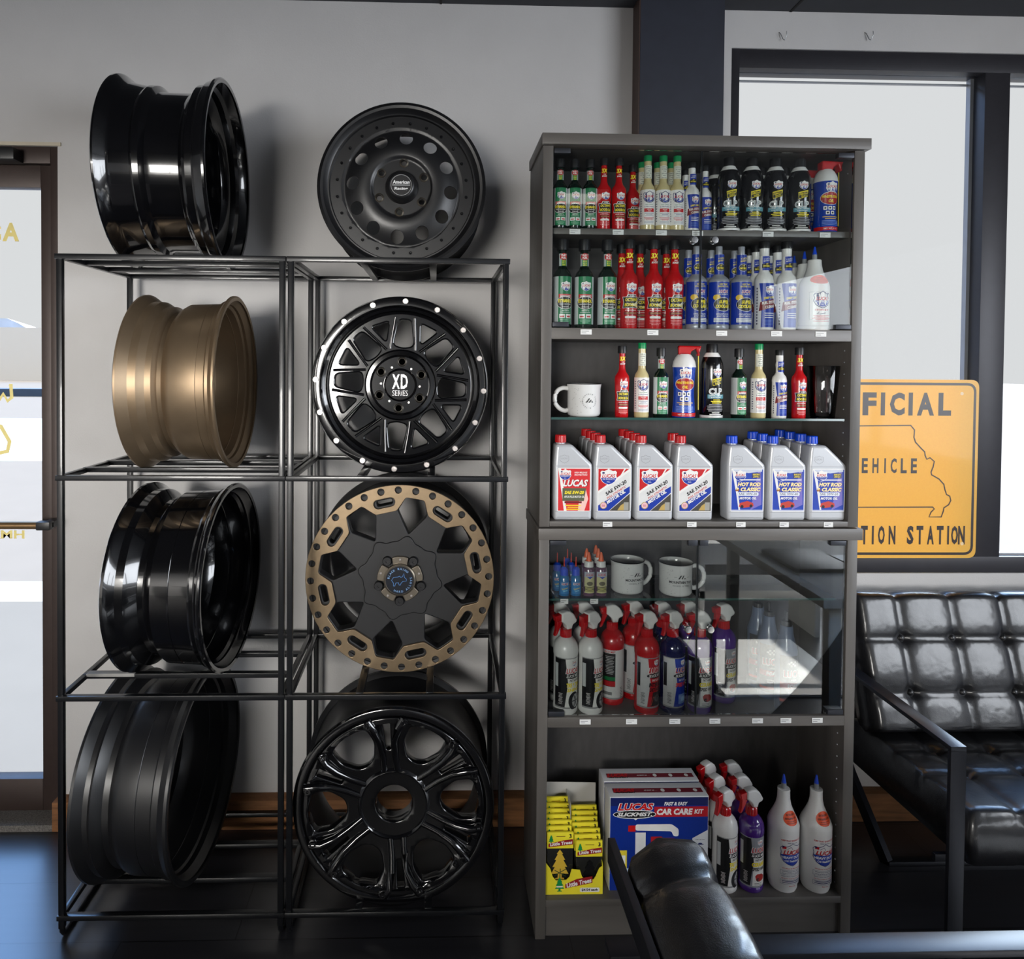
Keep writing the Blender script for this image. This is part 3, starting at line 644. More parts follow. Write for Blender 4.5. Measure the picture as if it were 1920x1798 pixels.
# every product once; then copies
C0 = {}
MAKE = {'gs': lambda: green(1), 'gl': lambda: green(1.28), 'rs': lambda: octane(1), 'rl': lambda: octane(1.26), 'bg': lambda: beige(1), 'fs': lambda: fsc(1), 'fl': lambda: fsc(1.31), 'co': coolant, 'cl': clp, 'po': penoil, 'sl': slip, 'st': stabil,
        'tb': tiny_blue, 'tp': tiny_purple, 'o1': lambda: oilbottle('r1'), 'o2': lambda: oilbottle('r2'), 'h1': lambda: oilbottle('h1SAE 10W-30'), 'h2': lambda: oilbottle('h2SAE 10W-40'), 'h3': lambda: oilbottle('h3SAE 20W-50'),
        'mr': lambda: mug('camp_mug', 'round', -1), 'mw': lambda: mug('camp_mug', 'word', 1), 'pg': pint,
        'sw': lambda: spray(m_white, WH, 'TIRE & TRIM', 'SHINE', YEL, 'w'), 'sr': lambda: spray(m_red, (190, 24, 34), 'INTERIOR', 'DETAILER', BK, 'r'), 'sx': lambda: spray(m_red, WH, '', '', BK, 'r', back=True), 'sb': lambda: spray(m_dblue, (14, 48, 160), 'SPEED WAX', '', (230, 60, 40), 'b'),
        'sp': lambda: spray(m_purple, (150, 150, 155), 'CERAMIC', 'SPEED WAX', YEL, 'p', silver=True), 'fo': foam}
PR = {}
def put(kind, u, D, z, label, group=None, rz=0):
    loc = Vector((XU(u, z+.08, D), D, z))
    if kind not in PR:
        o = MAKE[kind](); PR[kind] = o; o.location = loc; o['label'] = label; o.rotation_euler = (0, 0, rz)
    else: o = dup(PR[kind], loc, label, rz)
    if group: o['group'] = group
    elif 'group' in o: del o['group']
    return o

# ------------------------------------------------------------------ display cabinet
XL, XR, CF, CB = .2753, 1.138, 1.83, 2.08
m_cab = mat('dark_grey_woodgrain', (92, 88, 84), .4, var=.28, vscale=14, stretch=(1, 1, .12), bump=.25, bscale=60)
m_cabh = mat('dark_grey_woodgrain_across', (92, 88, 84), .4, var=.28, vscale=14, stretch=(.12, 1, 1), bump=.25, bscale=60)
m_cin = mat('dark_cabinet_interior', (66, 64, 63), .42, var=.15, vscale=60, stretch=(1, 1, .3))
m_tag = mat('paper_tag', (230, 230, 228), .6, var=.01)
m_glassed = mat('green_glass_edge', (40, 78, 72), .12, coat=.5, var=.1)
m_door = glassmat('door_glass', (.95, .97, .97), 1.33)
m_door2 = glassmat('lower_door_glass', (.93, .95, .95), 1.72)
m_shelfg = glassmat('shelf_glass', (.80, .90, .88), 1.5)
m_hinge = mat('dark_metal_hinge', (56, 58, 64), .4, metal=.6, var=.05)
T_ = .0275
Z_A, Z_B, Z_C, Z_D, Z_E, Z_F, Z_G = 1.913, 1.646, 1.408, 1.131, .914, .603, .107
def tags(parent, z, us, D=CF, z2=None, w=21):
    for u in us:
        x = XU(u, z, D); bm = bmesh.new(); h = .0135
        box(bm, x-w/2*S*.97, x+w/2*S*.97, D-.0012, D-.0002, z-h, z, 0, 0)
        for k, ww in ((.35, .8), (.68, .5)):
            box(bm, x-w*.4*S, x-w*.4*S+w*.8*S*ww, D-.0014, D-.0011, z-h*k-.0006, z-h*k+.0006, 0, 1)
        o = mk('price_tag', bm, [m_tag, lab((110, 110, 112))], parent, smooth=False)
cabU = thing('display_cabinet', 'tall dark grey cabinet upper half with two glass doors above open shelves', 'cabinet', (0, 0, 0))
cabL = thing('display_cabinet', 'dark grey cabinet lower half with glass doors and open bottom shelf', 'cabinet', (0, 0, 0))
for c, z0, z1 in ((cabU, Z_D-.015, 2.125), (cabL, 0, 1.082)):
    B('side_panel', XL, XL+T_, CF, CB, z0, z1, m_cab, c, .0012); B('side_panel', XR-T_, XR, CF, CB, z0, z1, m_cab, c, .0012)
    B('back_panel', XL+T_, XR-T_, CB-.008, CB, z0+.001, z1, m_cin, c)
    z = z0+.06; pin = None
    while z < z1-.05:
        if not (c is cabU and 1.60 < z < 2.05) and not (c is cabL and z > .55):
            if pin is None:
                bm = bmesh.new(); bmesh.ops.create_uvsphere(bm, u_segments=8, v_segments=4, radius=.0022); pin = mk('pin_hole', bm, m_silver, c)
            else: q = pin.copy(); COL.objects.link(q); q.parent = c; pin = q
            pin.location = (XR-T_, CF+.03, z)
        z += .032
B('top_panel', XL-.004, XR+.010, CF-.012, CB, 2.126, 2.155, m_cabh, cabU, .0012)
B('shelf_board', XL+T_, XR-T_, CF, CB-.009, 1.616, Z_B, m_cabh, cabU, .001)
B('shelf_board', XL+T_, XR-T_, CF+.02, CB-.009, Z_A-.016, Z_A, m_cabh, cabU, .001)
B('bottom_panel', XL+T_, XR-T_, CF, CB-.009, Z_D-.014, Z_D, m_cabh, cabU, .001)
B('top_panel', XL-.003, XR+.008, CF-.010, CB, 1.083, 1.1135, m_cabh, cabL, .0012)
B('shelf_board', XL+T_, XR-T_, CF, CB-.009, .576, Z_F, m_cabh, cabL, .001)
B('shelf_board', XL+T_, XR-T_, CF, CB-.009, .088, Z_G, m_cabh, cabL, .001)
B('kick_board', XL+T_, XR-T_, CF+.012, CF+.03, 0, .087, m_cabh, cabL)
def glass_shelf(c, z, D0):
    o = B('glass_shelf', XL+T_+.002, XR-T_-.012, D0, CB-.012, z-.006, z, m_shelfg, c)
    B('edge', XL+T_+.002, XR-T_-.012, D0-.0008, D0, z-.0062, z+.0001, m_glassed, o)
glass_shelf(cabU, Z_C, CF+.006); glass_shelf(cabL, Z_E, CF+.03)
tags(cabU, Z_A-.003, (1078, 1159, 1240, 1308, 1440, 1547), CF+.019)
tags(cabU, Z_B-.004, (1099, 1224, 1353, 1456, 1539)); tags(cabU, Z_D-.001, (1139, 1297, 1389, 1470, 1553), w=18)
tags(cabL, Z_E-.0005, (1058, 1114), CF+.028, w=15); tags(cabL, Z_F-.005, (1097, 1184, 1265, 1340, 1420, 1473, 1532))
def gdoor(c, x0, x1, z0, z1, gm, hinge_side, knob_x, knob_z, y=CF+.004):
    o = B('glass_door', x0, x1, y, y+.004, z0, z1, gm, c)
    B('edge', x0 if hinge_side > 0 else x1-.0012, x0+.0012 if hinge_side > 0 else x1, y-.0003, y+.0043, z0, z1, mat('dark_edge', (30, 34, 36), .3, var=.05), o)
    hx = x1 if hinge_side > 0 else x0
    for z in (z0+.006, z1-.006):
        B('hinge', hx-.043*(1 if hinge_side > 0 else 0), hx+.043*(0 if hinge_side > 0 else 1), y-.006, y+.01, z-.0065, z+.0065, m_hinge, o, .0015)
    bm = bmesh.new(); lathe(bm, [(0, -.017), (.0085, -.0165), (.0098, -.013), (.0085, -.010), (.005, -.008), (.005, 0), (.010, 0), (.010, .001)], 24, 'y')
    k = mk('knob', bm, m_chrome, o); k.location = (knob_x, y, knob_z)
xm = XU(1315.5, 1.9, CF); gdoor(cabU, XL+T_+.002, xm-.001, Z_B+.003, 2.118, m_door, -1, XU(1300, 1.88, CF), WD(1300, 451, CF).z)
gdoor(cabU, xm+.001, XR-T_-.002, Z_B+.003, 2.118, m_door, 1, XU(1338, 1.88, CF), WD(1338, 451, CF).z)
xm = XU(1307.5, .85, CF); gdoor(cabL, XL+T_+.002, xm-.001, Z_F+.004, 1.079, m_door2, -1, XU(1288, .85, CF), WD(1288, 1178, CF).z)
gdoor(cabL, xm+.001, XR-T_-.004, Z_F+.004, 1.079, m_door2, 1, XU(1330, .85, CF), WD(1330, 1178, CF).z)
B('hinge_clip', xm-.028, xm-.003, CF-.002, CF+.012, 1.066, 1.081, m_hinge, cabL, .001); B('hinge_clip', xm+.003, xm+.026, CF-.002, CF+.012, 1.066, 1.081, m_hinge, cabL, .001)

# ------------------------------------------------------------------ goods on the shelves
O3 = ('leftmost', 'middle', 'rightmost'); N4 = ('first', 'second', 'third', 'fourth')
TOP = 'on the top shelf'; SEC = 'on the second shelf'
for i, u in enumerate((1050, 1077, 1106)): put('gs', u, 1.872, Z_A, 'small black-capped green fuel bottle, %s of three %s' % (O3[i], TOP), 'green bottles on the top shelf', rz=-.05)
put('rs', 1132, 1.872, Z_A, 'small red bottle beside the green bottles on the top shelf', 'red bottles on the top shelf')
put('rs', 1160, 1.872, Z_A, 'small red bottle second from left on the top shelf', 'red bottles on the top shelf')
put('rs', 1186, 1.93, Z_A, 'small red bottle set back beside white bottles on the top shelf', 'red bottles on the top shelf')
for i, u in enumerate((1214, 1243, 1269)):
    put('bg', u, 1.872, Z_A, 'green-capped white and amber bottle, %s in the front row of the top shelf' % O3[i], 'green-capped bottles on the top shelf')
for i, u in enumerate((1203, 1232, 1257)):
    put('bg', u, 1.935, Z_A, 'pale bottle neck showing behind the %s green-capped bottle of the top shelf' % O3[i], 'green-capped bottles on the top shelf')
put('fs', 1297, 1.875, Z_A, 'small white and blue bottle in front near the top door gap', 'small blue cleaner bottles on the top shelf')
put('fs', 1321, 1.905, Z_A, 'small white and blue bottle just right of the top door gap', 'small blue cleaner bottles on the top shelf')
put('fs', 1285, 1.945, Z_A, 'small blue bottle half hidden behind another near top door gap', 'small blue cleaner bottles on the top shelf')
for i, u in enumerate((1366, 1409, 1453, 1498)):
    put('cl', u, 1.876, Z_A, 'black spray can, %s from left in the front row of the top shelf' % N4[i], 'black spray cans on the top shelf', rz=(-.36, -.28, -.46, -.34)[i])
for i, u in enumerate((1340, 1382, 1425, 1470)):
    put('cl', u, 1.965, Z_A, 'black spray can hidden behind the %s front black can of the top shelf' % N4[i], 'black spray cans on the top shelf')
put('po', 1547, 1.876, Z_A, 'blue spray can with red top and straw, front right of top shelf', 'penetrating oil cans on the top shelf', rz=.05)
put('po', 1514, 1.965, Z_A, 'red-topped spray can half hidden behind black cans on the top shelf', 'penetrating oil cans on the top shelf')
for i, u in enumerate((1054, 1095, 1138)): put('gl', u, 1.876, Z_B, 'large green fuel bottle, %s of three %s' % (O3[i], SEC), 'large green bottles on the second shelf', rz=(.2, -.05, .12)[i])
for i, u in enumerate((1179, 1225, 1264)): put('rl', u, 1.876, Z_B, 'large red bottle, %s in the front row of the second shelf' % O3[i], 'large red bottles on the second shelf')
for i, u in enumerate((1165, 1199, 1248)): put('rl', u, 1.955, Z_B, 'large red bottle, %s in the back row of the second shelf' % O3[i], 'large red bottles on the second shelf')
for i, u in enumerate((1305, 1347, 1389)):
    put('co', u, 1.876, Z_B, 'silver-capped blue coolant bottle, %s in the front row' % O3[i], 'coolant bottles on the second shelf', rz=.08)
for i, u in enumerate((1290, 1332, 1376)):
    put('co', u, 1.943, Z_B, 'silver-capped blue bottle behind the %s front coolant bottle' % O3[i], 'coolant bottles on the second shelf')
for i, u in enumerate((1432, 1474)):
    s = ('left', 'right')[i]
    put('fl', u, 1.876, Z_B, 'large white and blue cleaner bottle, %s one of the front pair' % s, 'large cleaner bottles on the second shelf', rz=.06)
for i, u in enumerate((1417, 1457)):
    put('fl', u, 1.94, Z_B, 'large cleaner bottle in the middle row behind the %s front one' % ('left', 'right')[i], 'large cleaner bottles on the second shelf')
for i, u in enumerate((1403, 1441)):
    put('fl', u, 2.004, Z_B, 'large cleaner bottle rearmost of the %s row on second shelf' % ('left', 'right')[i], 'large cleaner bottles on the second shelf')
put('sl', 1526, 1.876, Z_B, 'white squeeze bottle with blue tip and orange sticker, front right', 'blue-tipped squeeze bottles on the second shelf')
put('sl', 1507, 1.955, Z_B, 'blue-tipped white bottle just behind the orange-stickered one', 'blue-tipped squeeze bottles on the second shelf')
put('sl', 1488, 2.034, Z_B, 'rearmost blue-tipped white bottle on the second shelf', 'blue-tipped squeeze bottles on the second shelf')
G3 = 'single bottles on the open glass shelf'
put('mr', 1095, 1.885, Z_C, 'white speckled camp mug with round logo on the open glass shelf')
put('rs', 1166, 1.872, Z_C, 'small red bottle beside the mug on the open glass shelf', G3)
put('bg', 1203, 1.872, Z_C, 'green-capped white bottle left of centre on the open glass shelf', G3)
put('gs', 1239, 1.872, Z_C, 'small green bottle left of the blue can on the glass shelf', G3)
put('po', 1282, 1.872, Z_C, 'blue spray can with red top on the open glass shelf', G3, rz=-.2)
put('cl', 1334, 1.872, Z_C, 'black spray can in the middle of the open glass shelf', G3, rz=-.12)
put('gs', 1385, 1.872, Z_C, 'small green bottle right of the black can on the glass shelf', G3, rz=.2)
put('bg', 1422, 1.872, Z_C, 'green-capped white bottle right of centre on the open glass shelf', G3)
put('fs', 1461, 1.872, Z_C, 'small white and blue bottle on the open glass shelf', G3)
put('rs', 1498, 1.872, Z_C, 'small red bottle beside the pint glass on the glass shelf', G3)
put('pg', 1543, 1.885, Z_C, 'empty clear pint glass at the right end of the glass shelf')
GR, GB = 'red-capped motor oil bottles', 'blue-capped motor oil bottles'
for k, (u, kd, nb) in enumerate(((1071, 'o1', 0), (1145, 'o2', 3), (1221, 'o2', 3), (1295, 'o2', 1), (1391, 'h1', 0), (1467, 'h2', 2), (1541, 'h3', 3))):
    red = kd[0] == 'o'; nm = 'red-capped' if red else 'blue-capped'
    w = (('leftmost', 'second', 'third', 'rightmost') if red else ('', '', '', '', 'leftmost', 'middle', 'rightmost'))[k]
    put(kd, u, 1.869, Z_D, 'grey %s oil bottle, %s in the front row' % (nm, w), GR if red else GB)
    for j in range(nb):
        D = 1.869+.0585*(j+1); X = XU(u, Z_D+.08, 1.869); o = put(kd, u, 1.869, Z_D, 'grey %s oil bottle, %s behind the %s front bottle' % (nm, N4[j], w), GR if red else GB)
        o.location = (X, D, Z_D)
D = 1.885
for u, D, l in ((1058, 1.892, 'left one in the front pair'), (1080, 1.892, 'right one in the front pair'), (1045, 1.935, 'second row, left'), (1071, 1.935, 'second row, right'), (1064, 1.975, 'third row, right')):
    put('tb', u, D, Z_E, 'tiny blue dropper bottle with red needle, '+l, 'tiny blue bottles in the lower cabinet')
for u, D, l in ((1104, 1.892, 'front left'), (1127, 1.892, 'front right'), (1100, 1.93, 'behind the front left one'), (1122, 1.93, 'behind the front right one'), (1117, 1.966, 'rearmost')):
    put('tp', u, D, Z_E, 'small orange-tipped gun oil bottle, '+l, 'orange-tipped bottles in the lower cabinet')
put('mw', 1176, 1.925, Z_E, 'white mug with printed name, left one behind the glass door', 'white mugs in the lower cabinet', rz=.35)
put('mw', 1267, 1.905, Z_E, 'white mug with printed name, right one near the door gap', 'white mugs in the lower cabinet')
GS = 'spray bottles behind the lower glass doors'
put('sw', 1060, 1.874, Z_F, 'white trigger bottle, leftmost behind the lower glass doors', GS, rz=.35)
put('sw', 1107, 1.874, Z_F, 'white trigger bottle beside the red ones behind lower doors', GS, rz=.55)
put('sw', 1049, 1.945, Z_F, 'white trigger bottle behind the leftmost one', GS); put('sw', 1095, 1.945, Z_F, 'white trigger bottle behind the second white one', GS)
put('sx', 1147, 1.925, Z_F, 'red trigger bottle turned sideways with its back label showing', GS, rz=0)
put('sr', 1212, 1.874, Z_F, 'red trigger bottle standing in front behind the lower glass doors', GS, rz=.35)
put('sr', 1187, 1.955, Z_F, 'red trigger bottle half hidden between the other two red ones', GS, rz=.3)
put('sb', 1260, 1.874, Z_F, 'dark blue trigger bottle behind the lower glass doors', GS, rz=.4)
put('sb', 1240, 1.945, Z_F, 'dark blue trigger bottle hidden behind the front blue one', GS, rz=.3)
put('sp', 1311, 1.874, Z_F, 'purple trigger bottle at the gap between the lower glass doors', GS, rz=.1)
put('sp', 1289, 1.95, Z_F, 'purple trigger bottle hidden behind the one at door gap', GS, rz=.3)
put('sp', 1356, 1.93, Z_F, 'purple trigger bottle set back behind the right lower door', GS, rz=.3)
put('fo', 1473, 1.874, Z_F, 'blue-grey bottle with black nozzle in front behind right lower door', 'blue-grey bottles behind the lower right door', rz=.3)
put('fo', 1440, 1.95, Z_F, 'blue-grey bottle behind the front black-nozzled one', 'blue-grey bottles behind the lower right door'); put('fo', 1420, 2.02, Z_F, 'rearmost blue-grey bottle behind the right lower door', 'blue-grey bottles behind the lower right door')
GG = 'spray bottles on the bottom shelf'
for j, D in enumerate((1.874, 1.938, 2.003)):
    for kd, u, c in (('sw', 1358, 'white'), ('sp', 1407, 'purple')):
        o = put(kd, u, 1.874, Z_G, '%s trigger bottle on the bottom shelf, %s' % (c, ('front one', 'middle one of its row', 'rearmost of its row')[j]), GG, rz=.45 if kd == 'sw' else .12)
        o.location.y = D
put('st', 1467, 1.878, Z_G, 'large white squeeze bottle with blue tip, left of the pair', 'large white bottles on the bottom shelf', rz=.06)
put('st', 1528, 1.874, Z_G, 'large white squeeze bottle with blue tip, right of the pair', 'large white bottles on the bottom shelf', rz=.03)

# car care kit boxes
xk0, xk1 = XU(1143, .25, 1.86), XU(1328, .25, 1.86); zk = WD(1230, 1494, 1.86).z
def kit(y, label):
    k = thing('car_care_kit_box', label, 'box', (0, 0, 0), 'car care kit boxes on the bottom shelf')
    B('carton', xk0, xk1, y, y+.062, Z_G, zk, mat('white_card', (214, 214, 216), .6, var=.02), k, .001)
    s = S*.985; w = (xk1-xk0)/s; h = (zk-Z_G)/s; d = Decal()
    d.rect(1, 0, w-1, h-2, (14, 46, 138)); d.rect(1, h-18, w-1, h-2, (22, 32, 92)); d.rect(86, h-40, w-1, h-20, (186, 28, 40))
    d.text('FAST & EASY', 128, h-14.5, 7, WH, w=46, shear=.25, bold=.04); d.text('CAR CARE', 126, h-30, 12.5, WH, w=70, shear=.15, bold=.05); d.text('KIT', 173, h-30, 9, WH, w=18, shear=.15, bold=.04)
    d.text('LUCAS', 50, h-20, 15.5, WH, w=72, shear=.25, bold=.08); d.text('LUCAS', 50, h-20, 14, RED, w=69, shear=.25, bold=.04)
    d.poly([(42, h-40), (50, h-46), (58, h-40)], WH); d.ell(48, h-34.5, 42, 8.5, WH, n=30); d.ell(48, h-34.5, 40.5, 7.2, BK, n=30); d.text('SLICKMIST.', 48, h-34.5, 7.5, WH, w=68, shear=.3, bold=.04)
    d.rect(36, h-68, 50, h-56, RED); d.poly(roundpoly([(50, h-54), (120, h-54), (134, h-64), (134, h-78), (124, h-78), (120, h-68), (50, h-66)], 4), WH)
    d.rect(50, 20, 70, h-70, (226, 226, 226)); d.rect(80, 20, 102, h-78, (170, 24, 34)); d.rect(108, 20, 126, h-80, (80, 40, 130))
    d.rect(16, 40, 34, 78, (236, 214, 60)); d.rect(19, 52, 31, 68, (240, 240, 236)); d.poly(roundpoly([(8, 36), (40, 36), (40, 43), (8, 43)], 3), (190, 206, 230))
    d.poly([(w-31, 30), (w-1, 44), (w-1, h-66), (w-31, h-82)], (214, 216, 220)); d.poly([(w-31, 24), (w-1, 40), (w-1, 45), (w-31, 29)], RED)
    d.text('FOR USE ON', w-16, h-85, 2, (90, 90, 100), w=17)
    for i in range(6): d.rect(w-22, h-95-i*10, w-9, h-93.5-i*10, NAVY); d.ell(w-15.5, h-92.6-i*10, 4, 1.8, NAVY, n=10)
    d.build('front_print', k, lambda u, v, hh: Vector((xk0+u*s, y-.0003-hh, Z_G+v*s)))
    d = Decal(); d.rect(10, 12, w-6, 26, (120, 30, 46)); d.text('LUCAS', 32, 20, 12, RED, w=44, shear=.4, bold=.06); d.text('SLICKMIST', 34, 13, 5, BK, w=42, shear=.4, bold=.04); d.text('AS EASY AS . . .', 84, 19, 4, WH, w=26, shear=.3)
    for q in (108, 140, 172): d.ell(q, 19, 4, 5, WH, n=12)
    d.build('top_print', k, lambda u, v, hh: Vector((xk0+u*s, y+v*s, zk+.0003+hh)))
    return k
kit(1.862, 'blue car care kit box, front one of two on bottom shelf'); kit(1.932, 'car care kit box standing behind the front blue one')

# air freshener display
m_ycard = mat('yellow_card', (238, 222, 48), .5, var=.03); m_wcard = mat('white_cardboard', (176, 174, 168), .7, var=.04)
def tree_pts(cx, cyy, h, w):
    P = [(0, 1), (.18, .86), (.12, .84), (.3, .66), (.2, .65), (.42, .42), (.28, .42), (.5, .18), (.1, .2), (.12, .06), (.26, .05), (.26, 0)]
    return [(cx+x*w, cyy+y*h) for x, y in P]+[(cx-x*w, cyy+y*h) for x, y in reversed(P[1:])]
xt0 = XU(1023, .2, 1.85); SK = 1.85/1300
dsp = thing('air_freshener_display', 'yellow cardboard counter display of tree-shaped air fresheners', 'display', (xt0, 1.85, Z_G))
outl = [(0, 0), (17, 0), (20, -0), (36, 0), (70, 0), (94, 0), (110, 0), (110, 55), (103, 50), (96, 34), (92, 28), (76, 28), (70, 34), (66, 47), (50, 49), (46, 34), (40, 28), (20, 27), (14, 34), (9, 50), (0, 62)]
me = plate([[(x, y+.1) for x, y in outl]], .6, 0); xf(me, lambda c: Vector((c.x*SK, -c.z*SK, c.y*SK))); finish('front_panel', me, m_ycard, dsp, smooth=False)
d = Decal(); d.poly(tree_pts(27, 6, 27, 18), (20, 140, 70)); d.rect(21, 14, 33, 17, WH)
d.poly([(38, 12), (90, 22), (90, 35), (60, 30), (38, 20)], (150, 30, 34)); d.text('Little Trees', 64, 22.5, 9, WH, w=49, shear=.15, bold=.04, rot=12)
d.poly(roundpoly([(66, 4.5), (104, 4.5), (104, 13), (66, 13)], 3), WH); d.text('$4.54 each', 85, 8.6, 5.4, BK, w=31, bold=.04)
d.build('front_print', dsp, lambda u, v, h: Vector((u*SK, -.6*SK-.0003-h, v*SK)))
B('tray_side', 0, .0009, .001, .105, 0, .085, m_ycard, dsp); B('tray_side', 109*SK, 110*SK, .001, .105, 0, .085, m_ycard, dsp); B('tray_base', .001, 109*SK, .001, .105, 0, .001, m_ycard, dsp)
me = plate([[(0, 0), (112, 0), (112, 172), (0, 175), (1, 160)]], .6); xf(me, lambda c: Vector((c.x*SK, .108-c.z*SK, c.y*SK*.985))); finish('back_panel', me, m_wcard, dsp, smooth=False)
B('divider', 52*SK, 53*SK, .04, .106, .001, .225, m_wcard, dsp)
def packet(col, i):
    x = (4 if col == 0 else 60)*SK; y = .008+i*.012; z = (.004+.0085*i)+(.024 if col == 0 else .0)
    p = thing('air_freshener_packet', 'yellow-topped air freshener packet in the %s column, %s' % (('left', 'right')[col], ('front one', 'second from front', 'third from front', 'fourth from front', 'fifth from front', 'sixth from front', 'rearmost')[i]), 'packet', (xt0+x+(random.uniform(-1.2, 1.2)*SK if i else 0), 1.85+y, Z_G+z), 'air freshener packets')
    if i: p.rotation_euler = (0, random.uniform(-.03, .03), 0)
    B('pouch', 0, 49*SK, 0, .003, 0, 66*SK, mat('dark_cellophane', (34, 34, 32), .15, coat=.6, var=.2, vscale=60), p, .0008)
    B('header_card', -1*SK, 50*SK, -.0012, .0042, 66*SK, 97*SK, m_ycard, p, .0004)
    d = Decal(); d.poly(tree_pts(7, 76, 16, 10), (20, 140, 70)); d.poly([(2, 68.5), (49, 73.5), (49, 84), (30, 81.5), (2, 75)], (150, 30, 34)); d.text('Little Trees', 26, 75.8, 6.4, WH, w=43, shear=.15, bold=.04, rot=6)
    d.text('3', 44, 90, 8, BK, bold=.03); d.rect(17, 88.6, 34, 90, (150, 120, 30))
    if i == 0:
        if col == 0: d.poly(tree_pts(24, 6, 58, 34), (214, 176, 60)); d.line([(14, 24), (36, 12)], 1.5, (30, 60, 34)); d.line([(13, 13), (36, 26)], 1.5, (30, 60, 34)); d.line([(24, 8), (25, 27)], 1.5, (30, 60, 34))
        else: d.poly(tree_pts(26, 10, 50, 32), (12, 12, 14)); d.text('BLACK ICE', 20, 12, 3, (180, 180, 180), w=20)
    d.build('print', p, lambda u, v, h: Vector((u*SK, -.0016-h, v*SK)))
for i in range(7):
    packet(0, i); packet(1, i)

# ------------------------------------------------------------------ wheel racks
m_rack = mat('black_powder_coat', (18, 19, 22), .32, metal=.2, coat=.3, var=.15, vscale=60)
m_raw = mat('grey_tape', (150, 148, 144), .5, var=.08)
RF, RB, PT = 1.85, 2.28, .0155
LV = [1.829, 1.246, .659, .068]
def rack(x0, x1, name, label, along):
    r = thing(name, label, 'shelf rack', (0, 0, 0), 'black wheel display racks')
    for x in (x0, x1-PT):
        for y in (RF, RB-PT):
            bm = bmesh.new(); box(bm, x, x+PT, y, y+PT, .03, LV[0]-.001, .003); mk('post', bm, m_rack, r)
        bm = bmesh.new(); c = x+PT/2
        tube(bm, [(c, RF+PT/2, .04), (c, RF+PT/2, .022), (c, RF+.016, .010), (c, RF+.034, .0075), (c, RB-.034, .0075), (c, RB-.018, .010), (c, RB-PT/2, .022), (c, RB-PT/2, .04)], .0074, 10)
        mk('sled_foot', bm, m_rack, r)
    for L, z in enumerate(LV):
        bm = bmesh.new()
        box(bm, x0-.003, x1+.003, RF-.003, RF+PT-.002, z-.014, z, .002); box(bm, x0, x1, RB-PT, RB+.001, z-.014, z, .002)
        box(bm, x0, x0+.014, RF+.01, RB-.01, z-.014, z, .002); box(bm, x1-.014, x1, RF+.01, RB-.01, z-.014, z, .002)
        fr = mk('shelf_frame', bm, m_rack, r)
        if along == 'x':
            for k, y in enumerate((1.986, 2.125)):
                bm = bmesh.new(); box(bm, x0+.004, x1-.004, y-.01, y+.01, z-.012, z+.002, .002); mk('slat', bm, m_rack, r)
                ln = {2: (.135, .042), 3: (.05, 0)}.get(L, (0, 0))[k]
                if ln: bm = bmesh.new(); box(bm, x0+.013, x0+.013+ln, y-.0108, y+.0108, z-.006, z+.0032, .0008); mk('grey_sleeve', bm, m_raw, r)
        else:
            for x in (-.202, -.013):
                bm = bmesh.new(); box(bm, x-.01, x+.01, RF+.006, RB-.004, z-.012, z+.002, .002); mk('slat', bm, m_rack, r)
    return r
rack(-1.0, -.4037, 'wheel_rack', 'black metal wheel rack by the door holding sideways wheels', 'x')
rack(-.3965, .1905, 'wheel_rack', 'black metal wheel rack beside the cabinet with face-on wheels', 'y')

# ------------------------------------------------------------------ wheels
m_gloss = mat('gloss_black_paint', (9, 9, 11), .16, coat=1, coatr=.04, var=.1)
m_gloss2 = mat('gloss_black_cast', (8, 8, 10), .12, coat=1, coatr=.05, bump=.05, bscale=30)
m_satin = mat('satin_black_paint', (20, 20, 22), .38, coat=.25, coatr=.3, var=.1)
m_matte = mat('matte_black_paint', (26, 26, 28), .5, coat=.1, coatr=.4, var=.1, vscale=30)
m_bronze = mat('matte_bronze_paint', (142, 122, 98), .42, metal=.75, var=.05, vscale=30)
m_bronze2 = mat('satin_bronze_paint', (150, 130, 104), .4, metal=.85, var=.08, vscale=60)
m_gun = mat('gunmetal', (120, 112, 100), .38, metal=.8, var=.08, vscale=60)
m_bolt = mat('bright_bolt', (215, 208, 205), .3, metal=.9, var=.3, vscale=300)
def pol(r, deg): a = R_(deg); return (r*math.sin(a), r*math.cos(a))
def barrel(root, R, W, prof, mt, name='barrel', thk=.010, y0=0, cz=0):
    bm = bmesh.new()
    out = [(r*R, y0+y*W) for y, r in prof]; inn = [(r-thk, y) for r, y in reversed(out)]
    inn[0] = (inn[0][0], inn[0][1]-.001); inn[-1] = (inn[-1][0], inn[-1][1]+.001)
    lathe(bm, out+inn+[out[0]], 96, 'y')
    for v in bm.verts: v.co.z += cz
    return mk(name, bm, mt, root, angle=28)
def face(root, name, loops, y, half, mt, cz, bev=.003, bend=None, step=.014):
    me = upright(plate(loops, half, bev))
    if bend:
        bm = bmesh.new(); bm.from_mesh(me); bpy.data.meshes.remove(me)
        R = max(abs(v.co.x) for v in bm.verts); x = -R
        while x < R:
            for no in ((1, 0, 0), (0, 0, 1)):
                co = (x, 0, 0) if no[0] else (0, 0, x)
                bmesh.ops.bisect_plane(bm, geom=bm.verts[:]+bm.edges[:]+bm.faces[:], plane_co=co, plane_no=no)
            x += step
        bmesh.ops.remove_doubles(bm, verts=bm.verts, dist=1e-6)
        for v in bm.verts:
            v.co.y -= bend(math.hypot(v.co.x, v.co.z))
        me = bpy.data.meshes.new(name); bm.to_mesh(me); bm.free()
    xf(me, lambda c: Vector((c.x, c.y+y, c.z+cz)))
    return finish(name, me, mt, root, angle=32)
